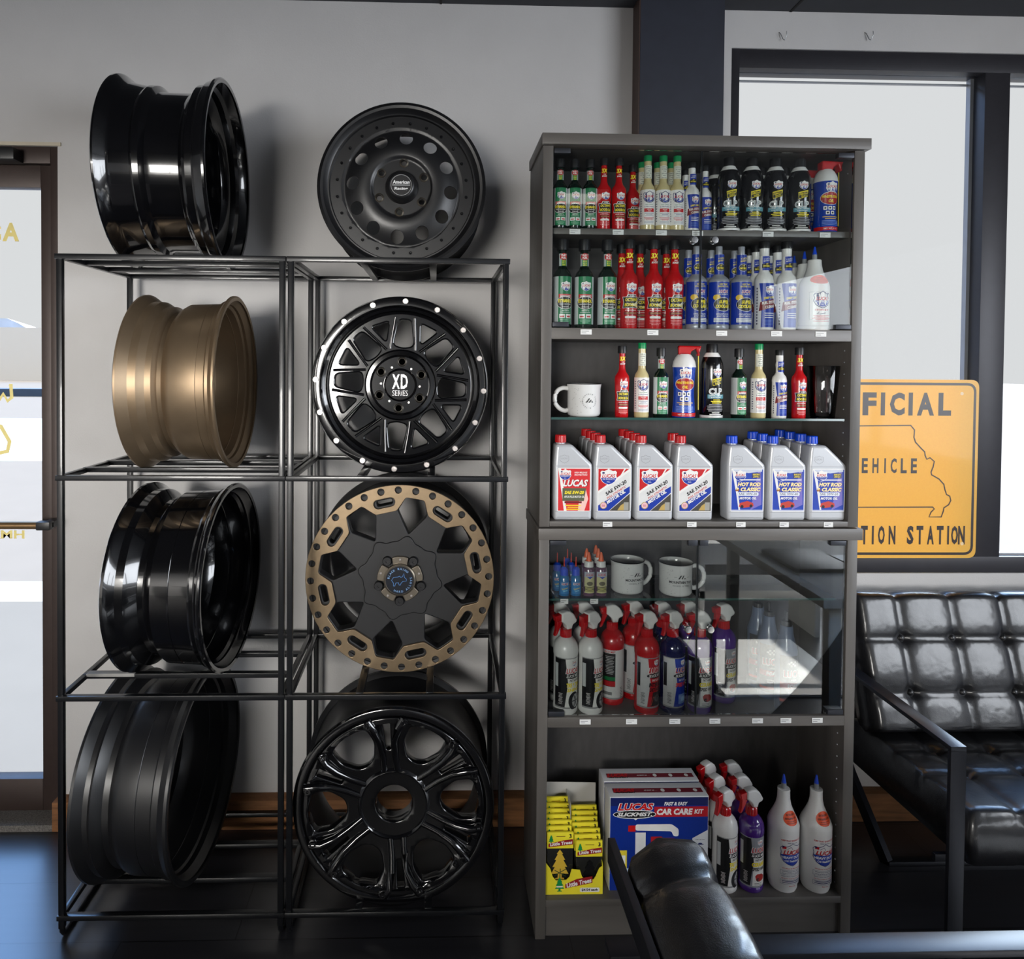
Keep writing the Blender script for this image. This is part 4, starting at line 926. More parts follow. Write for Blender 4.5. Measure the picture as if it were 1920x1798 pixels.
def disc(root, name, R, prof, y, mt, cz, x=0, n=48, angle=30):
    """prof (r, depth towards the viewer)"""
    bm = bmesh.new(); lathe(bm, [(r, y-h) for r, h in prof], n, 'y')
    for v in bm.verts: v.co.z += cz; v.co.x += x
    return mk(name, bm, mt, root, angle=angle)
def bolt(root, proto, name, x, z, y, r, h, mt, n=16, hexa=False):
    if proto is None:
        bm = bmesh.new()
        if hexa: lathe(bm, [(r*1.35, 0), (r*1.35, -h*.4), (r, -h*.45)], 16, 'y'); lathe(bm, [(r, -h*.4), (r, -h), (r*.5, -h), (r*.45, -h*.6), (0, -h*.6)], 6, 'y')
        else: lathe(bm, [(r, 0), (r, -h*.7), (r*.85, -h), (r*.3, -h), (r*.28, -h*.7), (0, -h*.7)], n, 'y')
        proto = mk(name, bm, mt, root); proto.location = (x, y, z); return proto
    o = proto.copy(); COL.objects.link(o); o.parent = root; o.location = (x, y, z); return o
def ring_text(d, s, cx, cyy, r, h, col, a0, a1, inside=False, bold=.02):
    for i, ch in enumerate(s):
        a = a0+(a1-a0)*(i/(len(s)-1) if len(s) > 1 else 0)
        if ch != ' ':
            x, z = pol(r, a); d.text(ch, cx+x, cyy+z, h, col, rot=-a+(180 if inside else 0), bold=bold)
WG = 'wheels displayed on the black racks'
SINK = lambda R, hw: R-math.sqrt(R*R-hw*hw)
BP = [(0, 1), (.02, 1.0), (.03, .965), (.08, .93), (.16, .915), (.19, .93), (.21, .9), (.30, .86), (.42, .85), (.72, .87), (.80, .875), (.83, .90), (.87, .91), (.91, .93), (.95, .97), (.985, 1.0), (1, 1)]

def wheel_root(label, X, D, z, rz=0): return thing('roadwheel', label, 'wheel', (X, D, z), WG, rz)
# W2: satin black wheel with round holes
R = 157*2.0/1300; X2 = WD(753, 340, 2.0).x; zb = LV[0]+.002-SINK(R, .0945)
w = wheel_root('matte black wheel with round holes facing forward on top of rack', X2, 2.0, zb)
barrel(w, R, .24, [(0, .985), (.01, 1), (.035, 1), (.05, .96), (.12, .93), (.3, .9), (.45, .86), (.72, .87), (.83, .9), (.92, .94), (.97, 1), (1, 1)], m_satin, cz=R)
disc(w, 'rim_lip', R, [(.985*R, .0), (.96*R, .004), (.93*R, .002), (.90*R, -.008), (.88*R, -.012), (.865*R, -.012), (.85*R, -.022), (.82*R, -.022)], 0, m_satin, R, n=96)
ho = [circ(0, 0, .865*R, 96)]+[circ(*pol(.585*R, 5+30*k), .079*R, 24) for k in range(12)]+[circ(*pol(.292*R, 5+60*k), .035*R, 16) for k in range(6)]
def b2(r):
    q = r/R
    if q > .70: return 0
    if q > .68: return -.0025
    if q > .36: return -.002+.022*math.sin(PI*(.68-q)/.32*.62)
    if q > .345: return .018-(.36-q)/.015*.006
    return .012
def polar_face(root, name, r0, r1, holes, seam, y, half, mt, cz, bend):
    R0 = r1
    def unw(p):
        t = math.degrees(math.atan2(p[0], p[1])); t = (t-seam) % 360
        return (R_(t)*R0, math.hypot(*p))
    lp = [[(0, r0), (2*PI*R0, r0), (2*PI*R0, r1), (0, r1)]]+[[unw(p) for p in h] for h in holes]
    me = plate(lp, half, 0); bm = bmesh.new(); bm.from_mesh(me); bpy.data.meshes.remove(me)
    rr = r0
    while rr < r1: bmesh.ops.bisect_plane(bm, geom=bm.verts[:]+bm.edges[:]+bm.faces[:], plane_co=(0, rr, 0), plane_no=(0, 1, 0)); rr += .0042
    for i in range(1, 120): bmesh.ops.bisect_plane(bm, geom=bm.verts[:]+bm.edges[:]+bm.faces[:], plane_co=(i*2*PI*R0/120, 0, 0), plane_no=(1, 0, 0))
    for v in bm.verts:
        t, q = v.co.x/R0+R_(seam), v.co.y
        v.co = (q*math.sin(t), y-v.co.z-bend(q), cz+q*math.cos(t))
    bmesh.ops.remove_doubles(bm, verts=bm.verts, dist=1e-5)
    me = bpy.data.meshes.new(name); bmesh.ops.recalc_face_normals(bm, faces=bm.faces); bm.to_mesh(me); bm.free(); return finish(name, me, mt, root, angle=38)
polar_face(w, 'disc_face', .16*R, .865*R, ho[1:], 20, .022, .003, m_satin, R, b2)
rv = None
for k in range(24): rv = bolt(w, rv, 'rivet', pol(.775*R, 7+15*k)[0], R+pol(.775*R, 7+15*k)[1], .0192, .0046, .0045, m_gloss) or rv
lg = None
for k in range(6):
    x, z = pol(.292*R, 5+60*k)
    if lg is None:
        bm = bmesh.new(); lathe(bm, [(.040*R, -.002), (.052*R, .0), (.056*R, .002), (.05*R, .004), (.036*R, .001), (.034*R, .014)], 20, 'y'); lg = mk('lug_seat', bm, m_gun, w); lg.location = (x, .0055, R+z)
    else: o = lg.copy(); COL.objects.link(o); o.parent = w; o.location = (x, .0055, R+z)
hub = disc(w, 'centre_cap', R, [(.20*R, -.004), (.19*R, .012), (.165*R, .026), (.145*R, .032), (.135*R, .033), (.128*R, .030), (0, .030)], .008, m_satin, R, n=48)
d = Decal(); u = .128
d.line(circ(0, 0, .12, 48), .004, (190, 190, 190), True); d.text('American', 0, .035, .042, (225, 225, 225), w=.2, shear=.1, bold=.04); d.rect(-.105, -.008, .105, .006, (150, 150, 150)); d.text('Racing', 0, -.045, .042, (225, 225, 225), w=.16, shear=.1, bold=.04)
d.build('emblem', w, lambda x, z, h: Vector((x*R, .008-.0305-h, R+z*R)))

# W3: gloss black mesh wheel with bright bolts
R = 166*2.0/1300; X3 = WD(750, 722, 2.0).x; zb = LV[1]+.002-SINK(R, .0945)
w = wheel_root('gloss black mesh wheel ringed with bright bolts', X3, 2.0, zb)
barrel(w, R, .235, [(0, .99), (.02, 1), (.05, .99), (.07, .95), (.14, .92), (.3, .9), (.45, .85), (.72, .86), (.83, .9), (.92, .93), (.97, .975), (1, .975)], m_gloss, cz=R)
disc(w, 'rim_ring', R, [(.995*R, -.002), (.985*R, .006), (.975*R, .007), (.90*R, .006), (.885*R, .001), (.875*R, -.006), (.845*R, -.010), (.83*R, -.022), (.81*R, -.026), (.79*R, -.028)], 0, m_gloss, R, n=96)
ho = [circ(0, 0, .82*R, 96)]
for k in range(8):
    a = 4+45*k
    ho.append(roundpoly([pol(.745*R, a-5.2), pol(.745*R, a+5.2), pol(.465*R, a+14), pol(.425*R, a), pol(.465*R, a-14)], .012))
    a += 22.5; ho.append(roundpoly([pol(.735*R, a-8), pol(.735*R, a+8), pol(.52*R, a)], .010))
f3 = face(w, 'spoke_face', ho, .032, .013, m_gloss2, R, .0045)
# raised ribs framing each opening
for k in range(8):
    a = 4+45*k
    for sgn in (-1, 1):
        bm = bmesh.new(); p0 = pol(.43*R, a+sgn*19.5); p1 = pol(.60*R, a+sgn*12.5); p2 = pol(.775*R, a+sgn*8.2)
        tube(bm, [(p0[0], .018, R+p0[1]), (p1[0], .0165, R+p1[1]), (p2[0], .013, R+p2[1])], [.004, .0036, .004], 8)
        mk('spoke_rib', bm, m_gloss2, w, angle=50)
disc(w, 'hub', R, [(.42*R, -.004), (.40*R, .006), (.385*R, .009), (.345*R, .010), (.33*R, .006), (.32*R, .004), (.19*R, .004), (.185*R, .010), (.165*R, .014), (.15*R, .014), (0, .0145)], .022, m_gloss2, R, n=64)
bt = None
for k in range(16): x, z = pol(.945*R, 3.5+22.5*k); bt = bolt(w, bt, 'rim_bolt', x, R+z, -.0055, .0085, .004, m_bolt) if bt is None else (bolt(w, bt, '', x, R+z, -.0055, 0, 0, None) and bt)
lg = None
for k in range(6):
    x, z = pol(.265*R, 4+60*k)
    if lg is None:
        bm = bmesh.new(); lathe(bm, [(.058*R, .002), (.056*R, -.004), (.049*R, -.005), (.045*R, -.001), (.036*R, 0), (0, 0)], 20, 'y'); lg = mk('lug_hole', bm, mat('lug_steel', (84, 80, 74), .35, metal=.8, var=.1), w); lg.location = (x, .018, R+z)
    else: o = lg.copy(); COL.objects.link(o); o.parent = w; o.location = (x, .018, R+z)
cs = None
for k in range(6): x, z = pol(.22*R, 34+60*k); cs = bolt(w, cs, 'cap_screw', x, R+z, .0185, .0035, .003, m_bolt) if cs is None else (bolt(w, cs, '', x, R+z, .0185, 0, 0, None) and cs)
d = Decal(); mc = m_chrome
d.text('X', -.047, .04, .165, mc, w=.085, bold=.03); d.text('D', .047, .04, .165, mc, w=.08, bold=.03); d.text('SERIES', 0, -.09, .062, mc, w=.175, bold=0)
d.build('emblem', w, lambda x, z, h: Vector((x*R, .022-.0150-h, R+z*R)))

# W4: bronze ring wheel
R = 177*2.02/1300; X4 = WD(750, 1080, 2.02).x; zb = LV[2]+.002-SINK(R, .0945)
w = wheel_root('black wheel with pierced bronze beadlock ring', X4, 2.02, zb)
barrel(w, R, .235, [(0, .985), (.04, .985), (.06, .95), (.14, .92), (.3, .9), (.45, .85), (.72, .86), (.83, .9), (.92, .93), (.96, 1.0), (.985, 1.01), (1, 1.0)], m_satin, cz=R, thk=.009)
inner = []
for k in range(8):
    a = -12+45*k
    inner += [pol(.725*R, a-9), pol(.725*R, a+9), pol(.87*R, a+16), pol(.87*R, a+29)]
lo = [circ(0, 0, R, 120), roundpoly(inner, .006, 3)]
for k in range(8):
    a = -12+45*k; c = Vector(pol(.822*R, a)); t = Vector((math.cos(R_(a)), -math.sin(R_(a)))); n_ = Vector(pol(1, a)); q = []
    hl, rr = .068*R, .048*R
    for s_, st in ((1, 90), (-1, 270)):
        for i in range(9):
            th = R_(st-180*i/8); q.append(tuple(c+t*(s_*hl+rr*math.cos(th)*1.0)+n_*(rr*math.sin(th))))
    lo.append(q)
for k in range(32): lo.append(circ(*pol(.945*R, -1.4+11.25*k), .0365*R, 14))
face(w, 'bronze_ring', lo, 0, .0045, m_bronze2, R, .0012)
bk = [circ(0, 0, .975*R, 96)]
for k in range(8):
    a = 10.5+45*k; bk.append(roundpoly([pol(.865*R, a-6.5), pol(.865*R, a+6.5), pol(.715*R, a+12.8), pol(.47*R, a), pol(.715*R, a-12.8)], .007))
    a = -12+45*k; c = Vector(pol(.822*R, a)); t = Vector((math.cos(R_(a)), -math.sin(R_(a)))); n_ = Vector(pol(1, a))
    bk.append(roundpoly([tuple(c+t*x*.085*R+n_*y*.028*R) for x, y in ((-1, -1), (1, -1), (1, 1), (-1, 1))], .006))
face(w, 'spoke_face', bk, .027, .020, m_matte, R, .003)
hubl = []
for k in range(8):
    a = 10.5+45*k; hubl += [pol(.395*R, a-13), pol(.44*R, a-6), pol(.46*R, a), pol(.44*R, a+6), pol(.395*R, a+13), pol(.40*R, a+22.5)]
face(w, 'hub_plate', [roundpoly(hubl, .01, 3)], .006, .005, m_matte, R, .003)
sc_ = []
for k in range(5):
    a = 72*k+.5
    sc_ += [pol(.245*R, a-21), pol(.245*R, a-8), pol(.245*R, a+8), pol(.245*R, a+21), pol(.165*R, a+27), pol(.165*R, a+45)]
face(w, 'cap_flange', [roundpoly(sc_, .004, 3)], -.004, .006, m_gun, R, .002)
lg = None
for k in range(5):
    x, z = pol(.235*R, 36.5+72*k)
    if lg is None: lg = bolt(w, None, 'lug_nut', x, R+z, .001, .05*R, .012, m_satin)
    else: bolt(w, lg, '', x, R+z, .001, 0, 0, None)
cs = None
for k in range(5):
    x, z = pol(.212*R, .5+72*k)
    if cs is None: cs = bolt(w, None, 'cap_screw', x, R+z, -.0098, .0034, .0025, m_bolt)
    else: bolt(w, cs, '', x, R+z, -.0098, 0, 0, None)
disc(w, 'centre_cap', R, [(.172*R, 0), (.168*R, .008), (.155*R, .010), (.15*R, .0085), (0, .0085)], -.009, m_gun, R)
d = Decal(); LB = (130, 170, 215); d.ell(0, 0, .148, .148, (10, 16, 28), n=40)
ring_text(d, 'BLACK RHINO', 0, 0, .12, .022, LB, -78, 42); ring_text(d, 'HARD ALLOYS', 0, 0, .12, .022, LB, 205, 78, inside=True)
d.line([(-.085, .0), (-.065, .03), (-.02, .035), (.0, .045), (.012, .03), (.03, .04), (.045, .075), (.05, .03), (.072, .012), (.07, -.008), (.035, -.01), (.015, -.03), (.008, -.05), (-.005, -.05), (-.012, -.025), (-.04, -.028), (-.05, -.06), (-.066, -.06), (-.065, -.03)], .005, (90, 140, 200), True)
d.build('emblem', w, lambda x, z, h: Vector((x*R, -.018-h, R+z*R)))

# W5: big gloss black six-pair-spoke wheel on the lowest shelf
D5 = 1.885; R = 191*D5/1300; X5 = WD(738, 1515, D5).x; zb = LV[3]+.002-SINK(R, .0945)
w = wheel_root('large gloss black wheel with paired spokes on lowest shelf', X5, D5, zb)
barrel(w, R, .245, [(0, .985), (.02, 1), (.06, .99), (.08, .95), (.14, .92), (.3, .9), (.45, .86), (.72, .88), (.83, .92), (.92, .94), (.96, .99), (1, .99)], m_satin, cz=R)
disc(w, 'rim_ring', R, [(.995*R, -.003), (.985*R, .004), (.965*R, .006), (.92*R, .004), (.90*R, -.002), (.885*R, -.010), (.86*R, -.016)], 0, m_gloss, R, n=96)
lo = [circ(0, 0, .90*R, 96)]; rot5 = -5.5
for k in range(6):
    a = rot5+31+60*k
    lo.append(roundpoly([pol(.82*R, a-14), pol(.85*R, a), pol(.82*R, a+14), pol(.66*R, a+17), pol(.50*R, a+11), pol(.46*R, a), pol(.50*R, a-11), pol(.66*R, a-17)], .014))
    a = rot5+60*k
    lo.append(roundpoly([pol(.83*R, a-2.6), pol(.83*R, a+2.6), pol(.56*R, a+2.2), pol(.56*R, a-2.2)], .003))
lo.append(circ(0, 0, .185*R, 40))
face(w, 'spoke_face', lo, .022, .014, m_gloss2, R, .004, lambda r: (.012 if r > .84*R else (.012*(r/(.84*R))**2)-.006))
for k in range(6):
    for sgn in (-1, 1):
        bm = bmesh.new(); a = rot5+60*k
        P = [pol(.34*R, a+sgn*11), pol(.50*R, a+sgn*7.2), pol(.66*R, a+sgn*6.6), pol(.80*R, a+sgn*8.5), pol(.90*R, a+sgn*11.5)]
        yy = [.016, .010, .002, -.006, -.002]
        tube(bm, [(p[0], y_, R+p[1]) for p, y_ in zip(P, yy)], [.010, .0095, .010, .0115, .012], 10)
        mk('spoke_rib', bm, m_gloss2, w, angle=50)
bt = None
for k in range(6):
    for sgn in (-1, 1):
        x, z = pol(.862*R, rot5+60*k+sgn*12)
        if bt is None: bt = bolt(w, None, 'rim_bolt', x, R+z, -.006, .009, .010, m_gloss, hexa=True)
        else: bolt(w, bt, '', x, R+z, -.006, 0, 0, None)
disc(w, 'hub', R, [(.40*R, -.010), (.375*R, -.004), (.35*R, .004), (.335*R, .006), (.32*R, .002), (.30*R, -.012), (.21*R, -.012), (.20*R, -.006), (.187*R, -.006), (.185*R, -.05)], .012, m_gloss2, R, n=64)
lg = None
for k in range(8):
    for rr, ph in ((.265, 0), (.232, 22.5)):
        x, z = pol(rr*R, rot5+45*k+ph)
        if lg is None: lg = bolt(w, None, 'lug_hole', x, R+z, .0245, .0075, .004, m_satin, n=12)
        else: bolt(w, lg, '', x, R+z, .0245, 0, 0, None)

# left column: wheels seen from the side
def side_wheel(label, uL, uR, vC, rpx, D, lvl, prof, mt, mface, rz=0, tilt=0):
    R = rpx*D/1300; z0 = LV[lvl]+.002-SINK(R, .0695)
    xl = WD(uL, vC, D).x; xr = WD(uR, vC, D).x; W = xr-xl
    w = wheel_root(label, (xl+xr)/2, D, z0, -PI/2+rz)
    barrel(w, R, W, prof, mt, cz=R, y0=-W/2)
    lo = [circ(0, 0, .86*R, 64)]+[roundpoly([pol(.74*R, a-20), pol(.74*R, a+20), pol(.4*R, a+12), pol(.4*R, a-12)], .02) for a in range(0, 360, 60)]
    face(w, 'spoke_face', lo, -W/2+.06, .012, mface, R, .003)
    disc(w, 'hub', R, [(.33*R, -.02), (.3*R, .01), (.1*R, .012), (.1*R, -.03)], -W/2+.05, mface, R, n=32)
    bm = bmesh.new(); tube(bm, [(0, W*.28, R*1.86), (0, W*.26, R*1.80)], .004, 8); mk('valve', bm, m_satin, w)
    return w
DS = 2.0555
side_wheel('gloss black wheel lying sideways on top of the left rack', 246, 430, 305, 170, DS, 0,
           [(0, .985), (.012, 1), (.03, 1), (.06, .975), (.10, .93), (.14, .915), (.30, .885), (.33, .90), (.38, .895), (.42, .84), (.46, .83), (.72, .835), (.76, .86), (.80, .92), (.86, .925), (.89, .96), (.93, .975), (.97, 1), (.99, 1), (1, .985)], m_gloss, m_gloss, rz=.05)
side_wheel('bronze wheel standing sideways on the second level of left rack', 280, 446, 716, 159, DS, 1,
           [(0, .985), (.012, 1), (.03, 1), (.07, .97), (.12, .925), (.20, .92), (.23, .90), (.27, .87), (.33, .865), (.37, .81), (.41, .80), (.46, .86), (.52, .895), (.78, .905), (.785, .901), (.79, .905), (.87, .91), (.89, .94), (.92, .94), (.945, .97), (.97, 1), (.99, 1), (1, .985)], m_bronze, m_bronze, rz=.03)
side_wheel('gloss black wheel standing sideways on the third level of left rack', 272, 440, 1083, 170, DS, 2,
           [(0, .985), (.012, 1), (.04, 1), (.06, .975), (.12, .93), (.20, .925), (.24, .89), (.30, .83), (.35, .82), (.40, .87), (.46, .905), (.64, .91), (.645, .905), (.65, .91), (.84, .92), (.87, .945), (.90, .94), (.92, .97), (.97, 1), (.99, 1), (1, .985)], m_gloss, m_gloss, rz=-.04)
side_wheel('black wheel standing sideways on the lowest level of left rack', 226, 392, 1455, 180, DS, 3,
           [(0, .985), (.012, 1), (.04, 1), (.06, .98), (.12, .94), (.17, .935), (.20, .955), (.23, .93), (.28, .87), (.34, .86), (.40, .90), (.46, .92), (.64, .925), (.645, .921), (.65, .925), (.80, .93), (.82, .95), (.88, .95), (.91, .97), (.96, 1), (.99, 1), (1, .985)], m_satin, m_satin, rz=-.05)

# ------------------------------------------------------------------ room
WY = 2.33
m_wall = mat('painted_plaster', (203, 201, 200), .75, var=.02, vscale=8, bump=.25, bscale=220)
m_frame = mat('dark_aluminium', (48, 47, 52), .42, metal=.3, var=.06, vscale=40)
m_brownf = mat('bronze_aluminium', (62, 50, 46), .45, metal=.3, var=.06, vscale=40)
m_wood = mat('rough_timber', (132, 88, 52), .7, var=.3, vscale=9, stretch=(1, 4, 9), bump=.5, bscale=60)
m_stone = mat('granite_sill', (110, 106, 102), .8, var=.45, vscale=220, bump=.6)
m_cream = mat('cream_trim', (206, 196, 176), .6, var=.03)
m_brass = mat('aged_brass_bar', (140, 112, 78), .35, metal=.7, var=.06)
m_pane = glassmat('window_glass', (.97, .98, .98), 1.05)
def floor_surface():
    mt = bpy.data.materials.new('dark_plank_tile'); mt.use_nodes = True; nt = mt.node_tree; b = nt.nodes['Principled BSDF']
    tc = nt.nodes.new('ShaderNodeTexCoord'); mp = nt.nodes.new('ShaderNodeMapping'); br = nt.nodes.new('ShaderNodeTexBrick')
    mp.inputs['Location'].default_value = (.53, .087, 0)
    br.inputs['Scale'].default_value = 1; br.inputs['Brick Width'].default_value = 1.2; br.inputs['Row Height'].default_value = .2145
    br.inputs['Mortar Size'].default_value = .0016; br.inputs['Mortar Smooth'].default_value = .1; br.offset = .25
    br.inputs['Color1'].default_value = rgb(40, 40, 44); br.inputs['Color2'].default_value = rgb(46, 46, 50); br.inputs['Mortar'].default_value = rgb(12, 12, 13)
    nt.links.new(tc.outputs['Object'], mp.inputs[0]); nt.links.new(mp.outputs[0], br.inputs[0])
    n = nt.nodes.new('ShaderNodeTexNoise'); n.inputs['Scale'].default_value = 30; m2 = nt.nodes.new('ShaderNodeMapping'); m2.inputs['Scale'].default_value = (.15, 2, 1)
    nt.links.new(tc.outputs['Object'], m2.inputs[0]); nt.links.new(m2.outputs[0], n.inputs[0])
    mx = nt.nodes.new('ShaderNodeMix'); mx.data_type = 'RGBA'; mx.blend_type = 'MULTIPLY'; mx.inputs[0].default_value = .5
    nt.links.new(br.outputs[0], mx.inputs[6]); nt.links.new(n.outputs['Fac'], mx.inputs[7]); nt.links.new(mx.outputs[2], b.inputs['Base Color'])
    b.inputs['Roughness'].default_value = .34; b.inputs['Coat Weight'].default_value = .7; b.inputs['Coat Roughness'].default_value = .26
    bp = nt.nodes.new('ShaderNodeBump'); bp.inputs['Strength'].default_value = .35; bp.inputs['Distance'].default_value = .001
    inv = nt.nodes.new('ShaderNodeMath'); inv.operation = 'SUBTRACT'; inv.inputs[0].default_value = 1; nt.links.new(br.outputs['Fac'], inv.inputs[1]); nt.links.new(inv.outputs[0], bp.inputs['Height']); nt.links.new(bp.outputs[0], b.inputs['Normal'])
    return mt
RX0, RX1, RY0, ZC = -3.6, 3.5, -5.0, 2.745
bm = bmesh.new(); box(bm, RX0, RX1, RY0, WY+.07, -.08, 0); tag(mk('floor', bm, floor_surface(), smooth=False), kind='structure')
m_ceil = mat('dark_ceiling_panel', (52, 54, 60), .7, var=.05)
bm = bmesh.new(); box(bm, RX0, RX1, RY0, WY, ZC, ZC+.05)
for x in (-2.4, -1.2, 0, 1.18, 2.4): box(bm, x, x+.008, RY0, WY, ZC-.002, ZC+.001, 0, 1)
for y in (-3.6, -2.4, -1.2, 0, 1.2): box(bm, RX0, RX1, y, y+.008, ZC-.002, ZC+.001, 0, 1)
tag(mk('ceiling', bm, [m_ceil, mat('black_gap', (12, 12, 12), .8, var=.1)], smooth=False), kind='structure')
DX0, DX1, DZ = -2.35, -1.252, 2.252          # door opening
WX0, WX1, WZ0, WZ1 = .985, 3.3, .839, 2.62    # window opening
bm = bmesh.new()
for x0, x1, z0, z1 in ((RX0, DX0, 0, ZC), (DX0, DX1, DZ, ZC), (DX1, WX0, 0, ZC), (WX0, WX1, WZ1, ZC), (WX0, WX1, 0, WZ0), (WX1, RX1, 0, ZC)): box(bm, x0, x1, WY, WY+.16, z0, z1)
tag(mk('wall_back', bm, m_wall, smooth=False), kind='structure')
B('wall_left', RX0-.1, RX0, RY0, WY+.16, 0, ZC, m_wall, kind='structure')
# right wall with a window opening, front wall (behind the camera) with a window opening
SY0, SY1, SZ0, SZ1 = -3.3, .55, .85, 2.40
bm = bmesh.new()
for y0, y1, z0, z1 in ((RY0, SY0, 0, ZC), (SY0, SY1, 0, SZ0), (SY0, SY1, SZ1, ZC), (SY1, WY+.16, 0, ZC)): box(bm, RX1, RX1+.12, y0, y1, z0, z1)
tag(mk('wall_right', bm, m_wall, smooth=False), kind='structure')
NX0, NX1, NZ0, NZ1 = -3.3, -1.2, .55, 2.35
bm = bmesh.new()
for x0, x1, z0, z1 in ((RX0, NX0, 0, ZC), (NX0, NX1, 0, NZ0), (NX0, NX1, NZ1, ZC), (NX1, RX1, 0, ZC)): box(bm, x0, x1, RY0-.12, RY0, z0, z1)
tag(mk('wall_front', bm, m_wall, smooth=False), kind='structure')
B('light_block_beam', RX0, .15, -1.15, -.95, 1.98, ZC-.001, mat('dark_ceiling_panel', (52, 54, 60)), kind='structure')  # added unseen beam, keeps window light off the upper wall
def winframe(name, rects, y0, y1, panes, mt, axis='y', extra=()):
    r = bpy.data.objects.new(name, None); COL.objects.link(r); r['kind'] = 'structure'
    for i, (x0, x1, z0, z1) in enumerate(rects):
        q = .0013*i
        if (z1-z0) > (x1-x0) and i: z0 += .01; z1 -= .01
        bm = bmesh.new()
        if axis == 'y': box(bm, x0, x1, y0+q, y1-q, z0, z1, .0008)
        else: box(bm, y0+q, y1-q, x0, x1, z0, z1, .0008)
        mk('frame_bar', bm, mt, r)
    for x0, x1, z0, z1 in panes:
        ym = (y0+y1)/2
        if axis == 'y': B('pane', x0, x1, ym-.002, ym+.002, z0, z1, m_pane, r)
        else: B('pane', ym-.002, ym+.002, x0, x1, z0, z1, m_pane, r)
    return r
wf = winframe('window_1', [(WX0, WX0+.03, WZ0, WZ1), (WX0, WX1, WZ1-.063, WZ1), (WX0, WX1, WZ0, WZ0+.055), (1.868, 1.955, WZ0, WZ1), (WX1-.03, WX1, WZ0, WZ1), (2.8, 2.88, WZ0, WZ1)], WY+.005, WY+.085,
         [(WX0+.03, 1.868, WZ0+.055, WZ1-.063), (1.955, 2.8, WZ0+.055, WZ1-.063)], m_frame)
bm = bmesh.new()
for x0, x1 in ((WX0+.03, 1.868), (1.955, 2.8)):
    box(bm, x0, x1, WY+.07, WY+.08, WZ1-.083, WZ1-.078); box(bm, x1-.012, x1, WY+.06, WY+.08, WZ0+.055, WZ1-.063); box(bm, x0, x1, WY+.03, WY+.05, WZ0+.055, WZ0+.062)
mk('glazing_bead', bm, mat('grey_bead', (150, 152, 158), .4, metal=.3, var=.04), wf, smooth=False)
winframe('window_2', [(SY0, SY0+.05, SZ0, SZ1), (SY1-.05, SY1, SZ0, SZ1), (SY0, SY1, SZ0, SZ0+.05), (SY0, SY1, SZ1-.05, SZ1), (-1.75, -1.68, SZ0, SZ1), (-.9, -.83, SZ0, SZ1)], RX1+.02, RX1+.08, [], m_frame, 'x')
winframe('window_3', [(NX0, NX0+.05, NZ0, NZ1), (NX1-.05, NX1, NZ0, NZ1), (NX0, NX1, NZ0, NZ0+.05), (NX0, NX1, NZ1-.05, NZ1), (-2.29, -2.21, NZ0, NZ1)], RY0-.08, RY0-.02, [], m_frame, 'y')
# window hooks
for i, u in enumerate((1468, 1629)):
    p = WD(u, 72, WY-.004); bm = bmesh.new()
    tube(bm, [(p.x-.012, WY, p.z+.022), (p.x-.008, WY-.004, p.z+.015), (p.x, WY-.006, p.z-.004), (p.x+.002, WY-.014, p.z-.010), (p.x+.004, WY-.022, p.z+.004), (p.x+.003, WY-.022, p.z+.016)], .0011, 6)
    o = mk('wall_hook', bm, mat('steel_wire', (120, 122, 124), .3, metal=.9, var=.05)); tag(o, ('left', 'right')[i]+' thin steel wire hook on the white wall above window', 'hook', 'wire hooks above the window')
# column
bm = bmesh.new(); cx0 = WD(1200, 130, 2.255).x; cx1 = WD(1358, 100, 2.255).x
box(bm, cx0, cx1, 2.255, WY, 0, ZC)
tag(mk('column', bm, mat('charcoal_paint', (44, 47, 58), .5, var=.08), smooth=False), kind='structure')
B('column_lit_side', cx0-.0035, cx0, 2.256, WY, 0, ZC, mat('lit_side_brown', (74, 56, 50), .5, var=.1), kind='structure')  # column's lit left side, its lighter tone put into the colour of a strip
# baseboards
bm = bmesh.new()
box(bm, WD(93, 1530, 2.27).x, XL+.45, 2.276+.006, WY-.0005, .001, .098, .003); 
tag(mk('baseboard_back', bm, m_wood), kind='structure')
B('baseboard_right', XL+.46, RX1, 2.288, WY-.0005, .001, .098, m_wood, bev=.003, kind='structure')
# door
dr = bpy.data.objects.new('door_1', None); COL.objects.link(dr); dr['kind'] = 'structure'
bm = bmesh.new(); box(bm, DX1-.026, DX1, WY+.004, WY+.11, 0, DZ, .002); box(bm, DX0, DX0+.026, WY+.004, WY+.11, 0, DZ, .002); box(bm, DX0+.026, DX1-.026, WY+.004, WY+.11, DZ-.055, DZ-.0, .002)
mk('door_frame', bm, m_brownf, dr)
bm = bmesh.new(); y0, y1 = WY+.02, WY+.062
box(bm, -1.309-.009, DX1-.028, y0, y1, .03, DZ-.057, .002); box(bm, DX0+.028, DX0+.09, y0, y1, .03, DZ-.057, .002)
box(bm, DX0+.09, -1.318, y0, y1, 2.122, DZ-.057, .002); box(bm, DX0+.09, -1.318, y0, y1, .03, .138, .002)
mk('door_leaf', bm, m_brownf, dr)
pn = B('pane', DX0+.09, -1.318, WY+.038, WY+.042, .138, 2.122, m_pane, dr)
B('door_closer', -1.62, -1.365, WY-.05, WY+.019, 2.195, 2.235, m_black, dr, .006)
zb_ = WD(60, 985, 2.27).z
bm = bmesh.new(); tube(bm, [(DX0+.12, 2.27, zb_), (WD(72, 985, 2.27).x, 2.27, zb_)], .0125, 14); mk('push_bar', bm, m_brass, dr)
xb = WD(84, 985, 2.27).x
bm = bmesh.new(); box(bm, xb-.022, xb+.022, 2.255, 2.285, zb_-.014, zb_+.014, .005); box(bm, xb-.012, xb+.022, 2.27, WY+.021, zb_-.010, zb_+.010, .003); mk('push_bar_bracket', bm, m_black, dr)
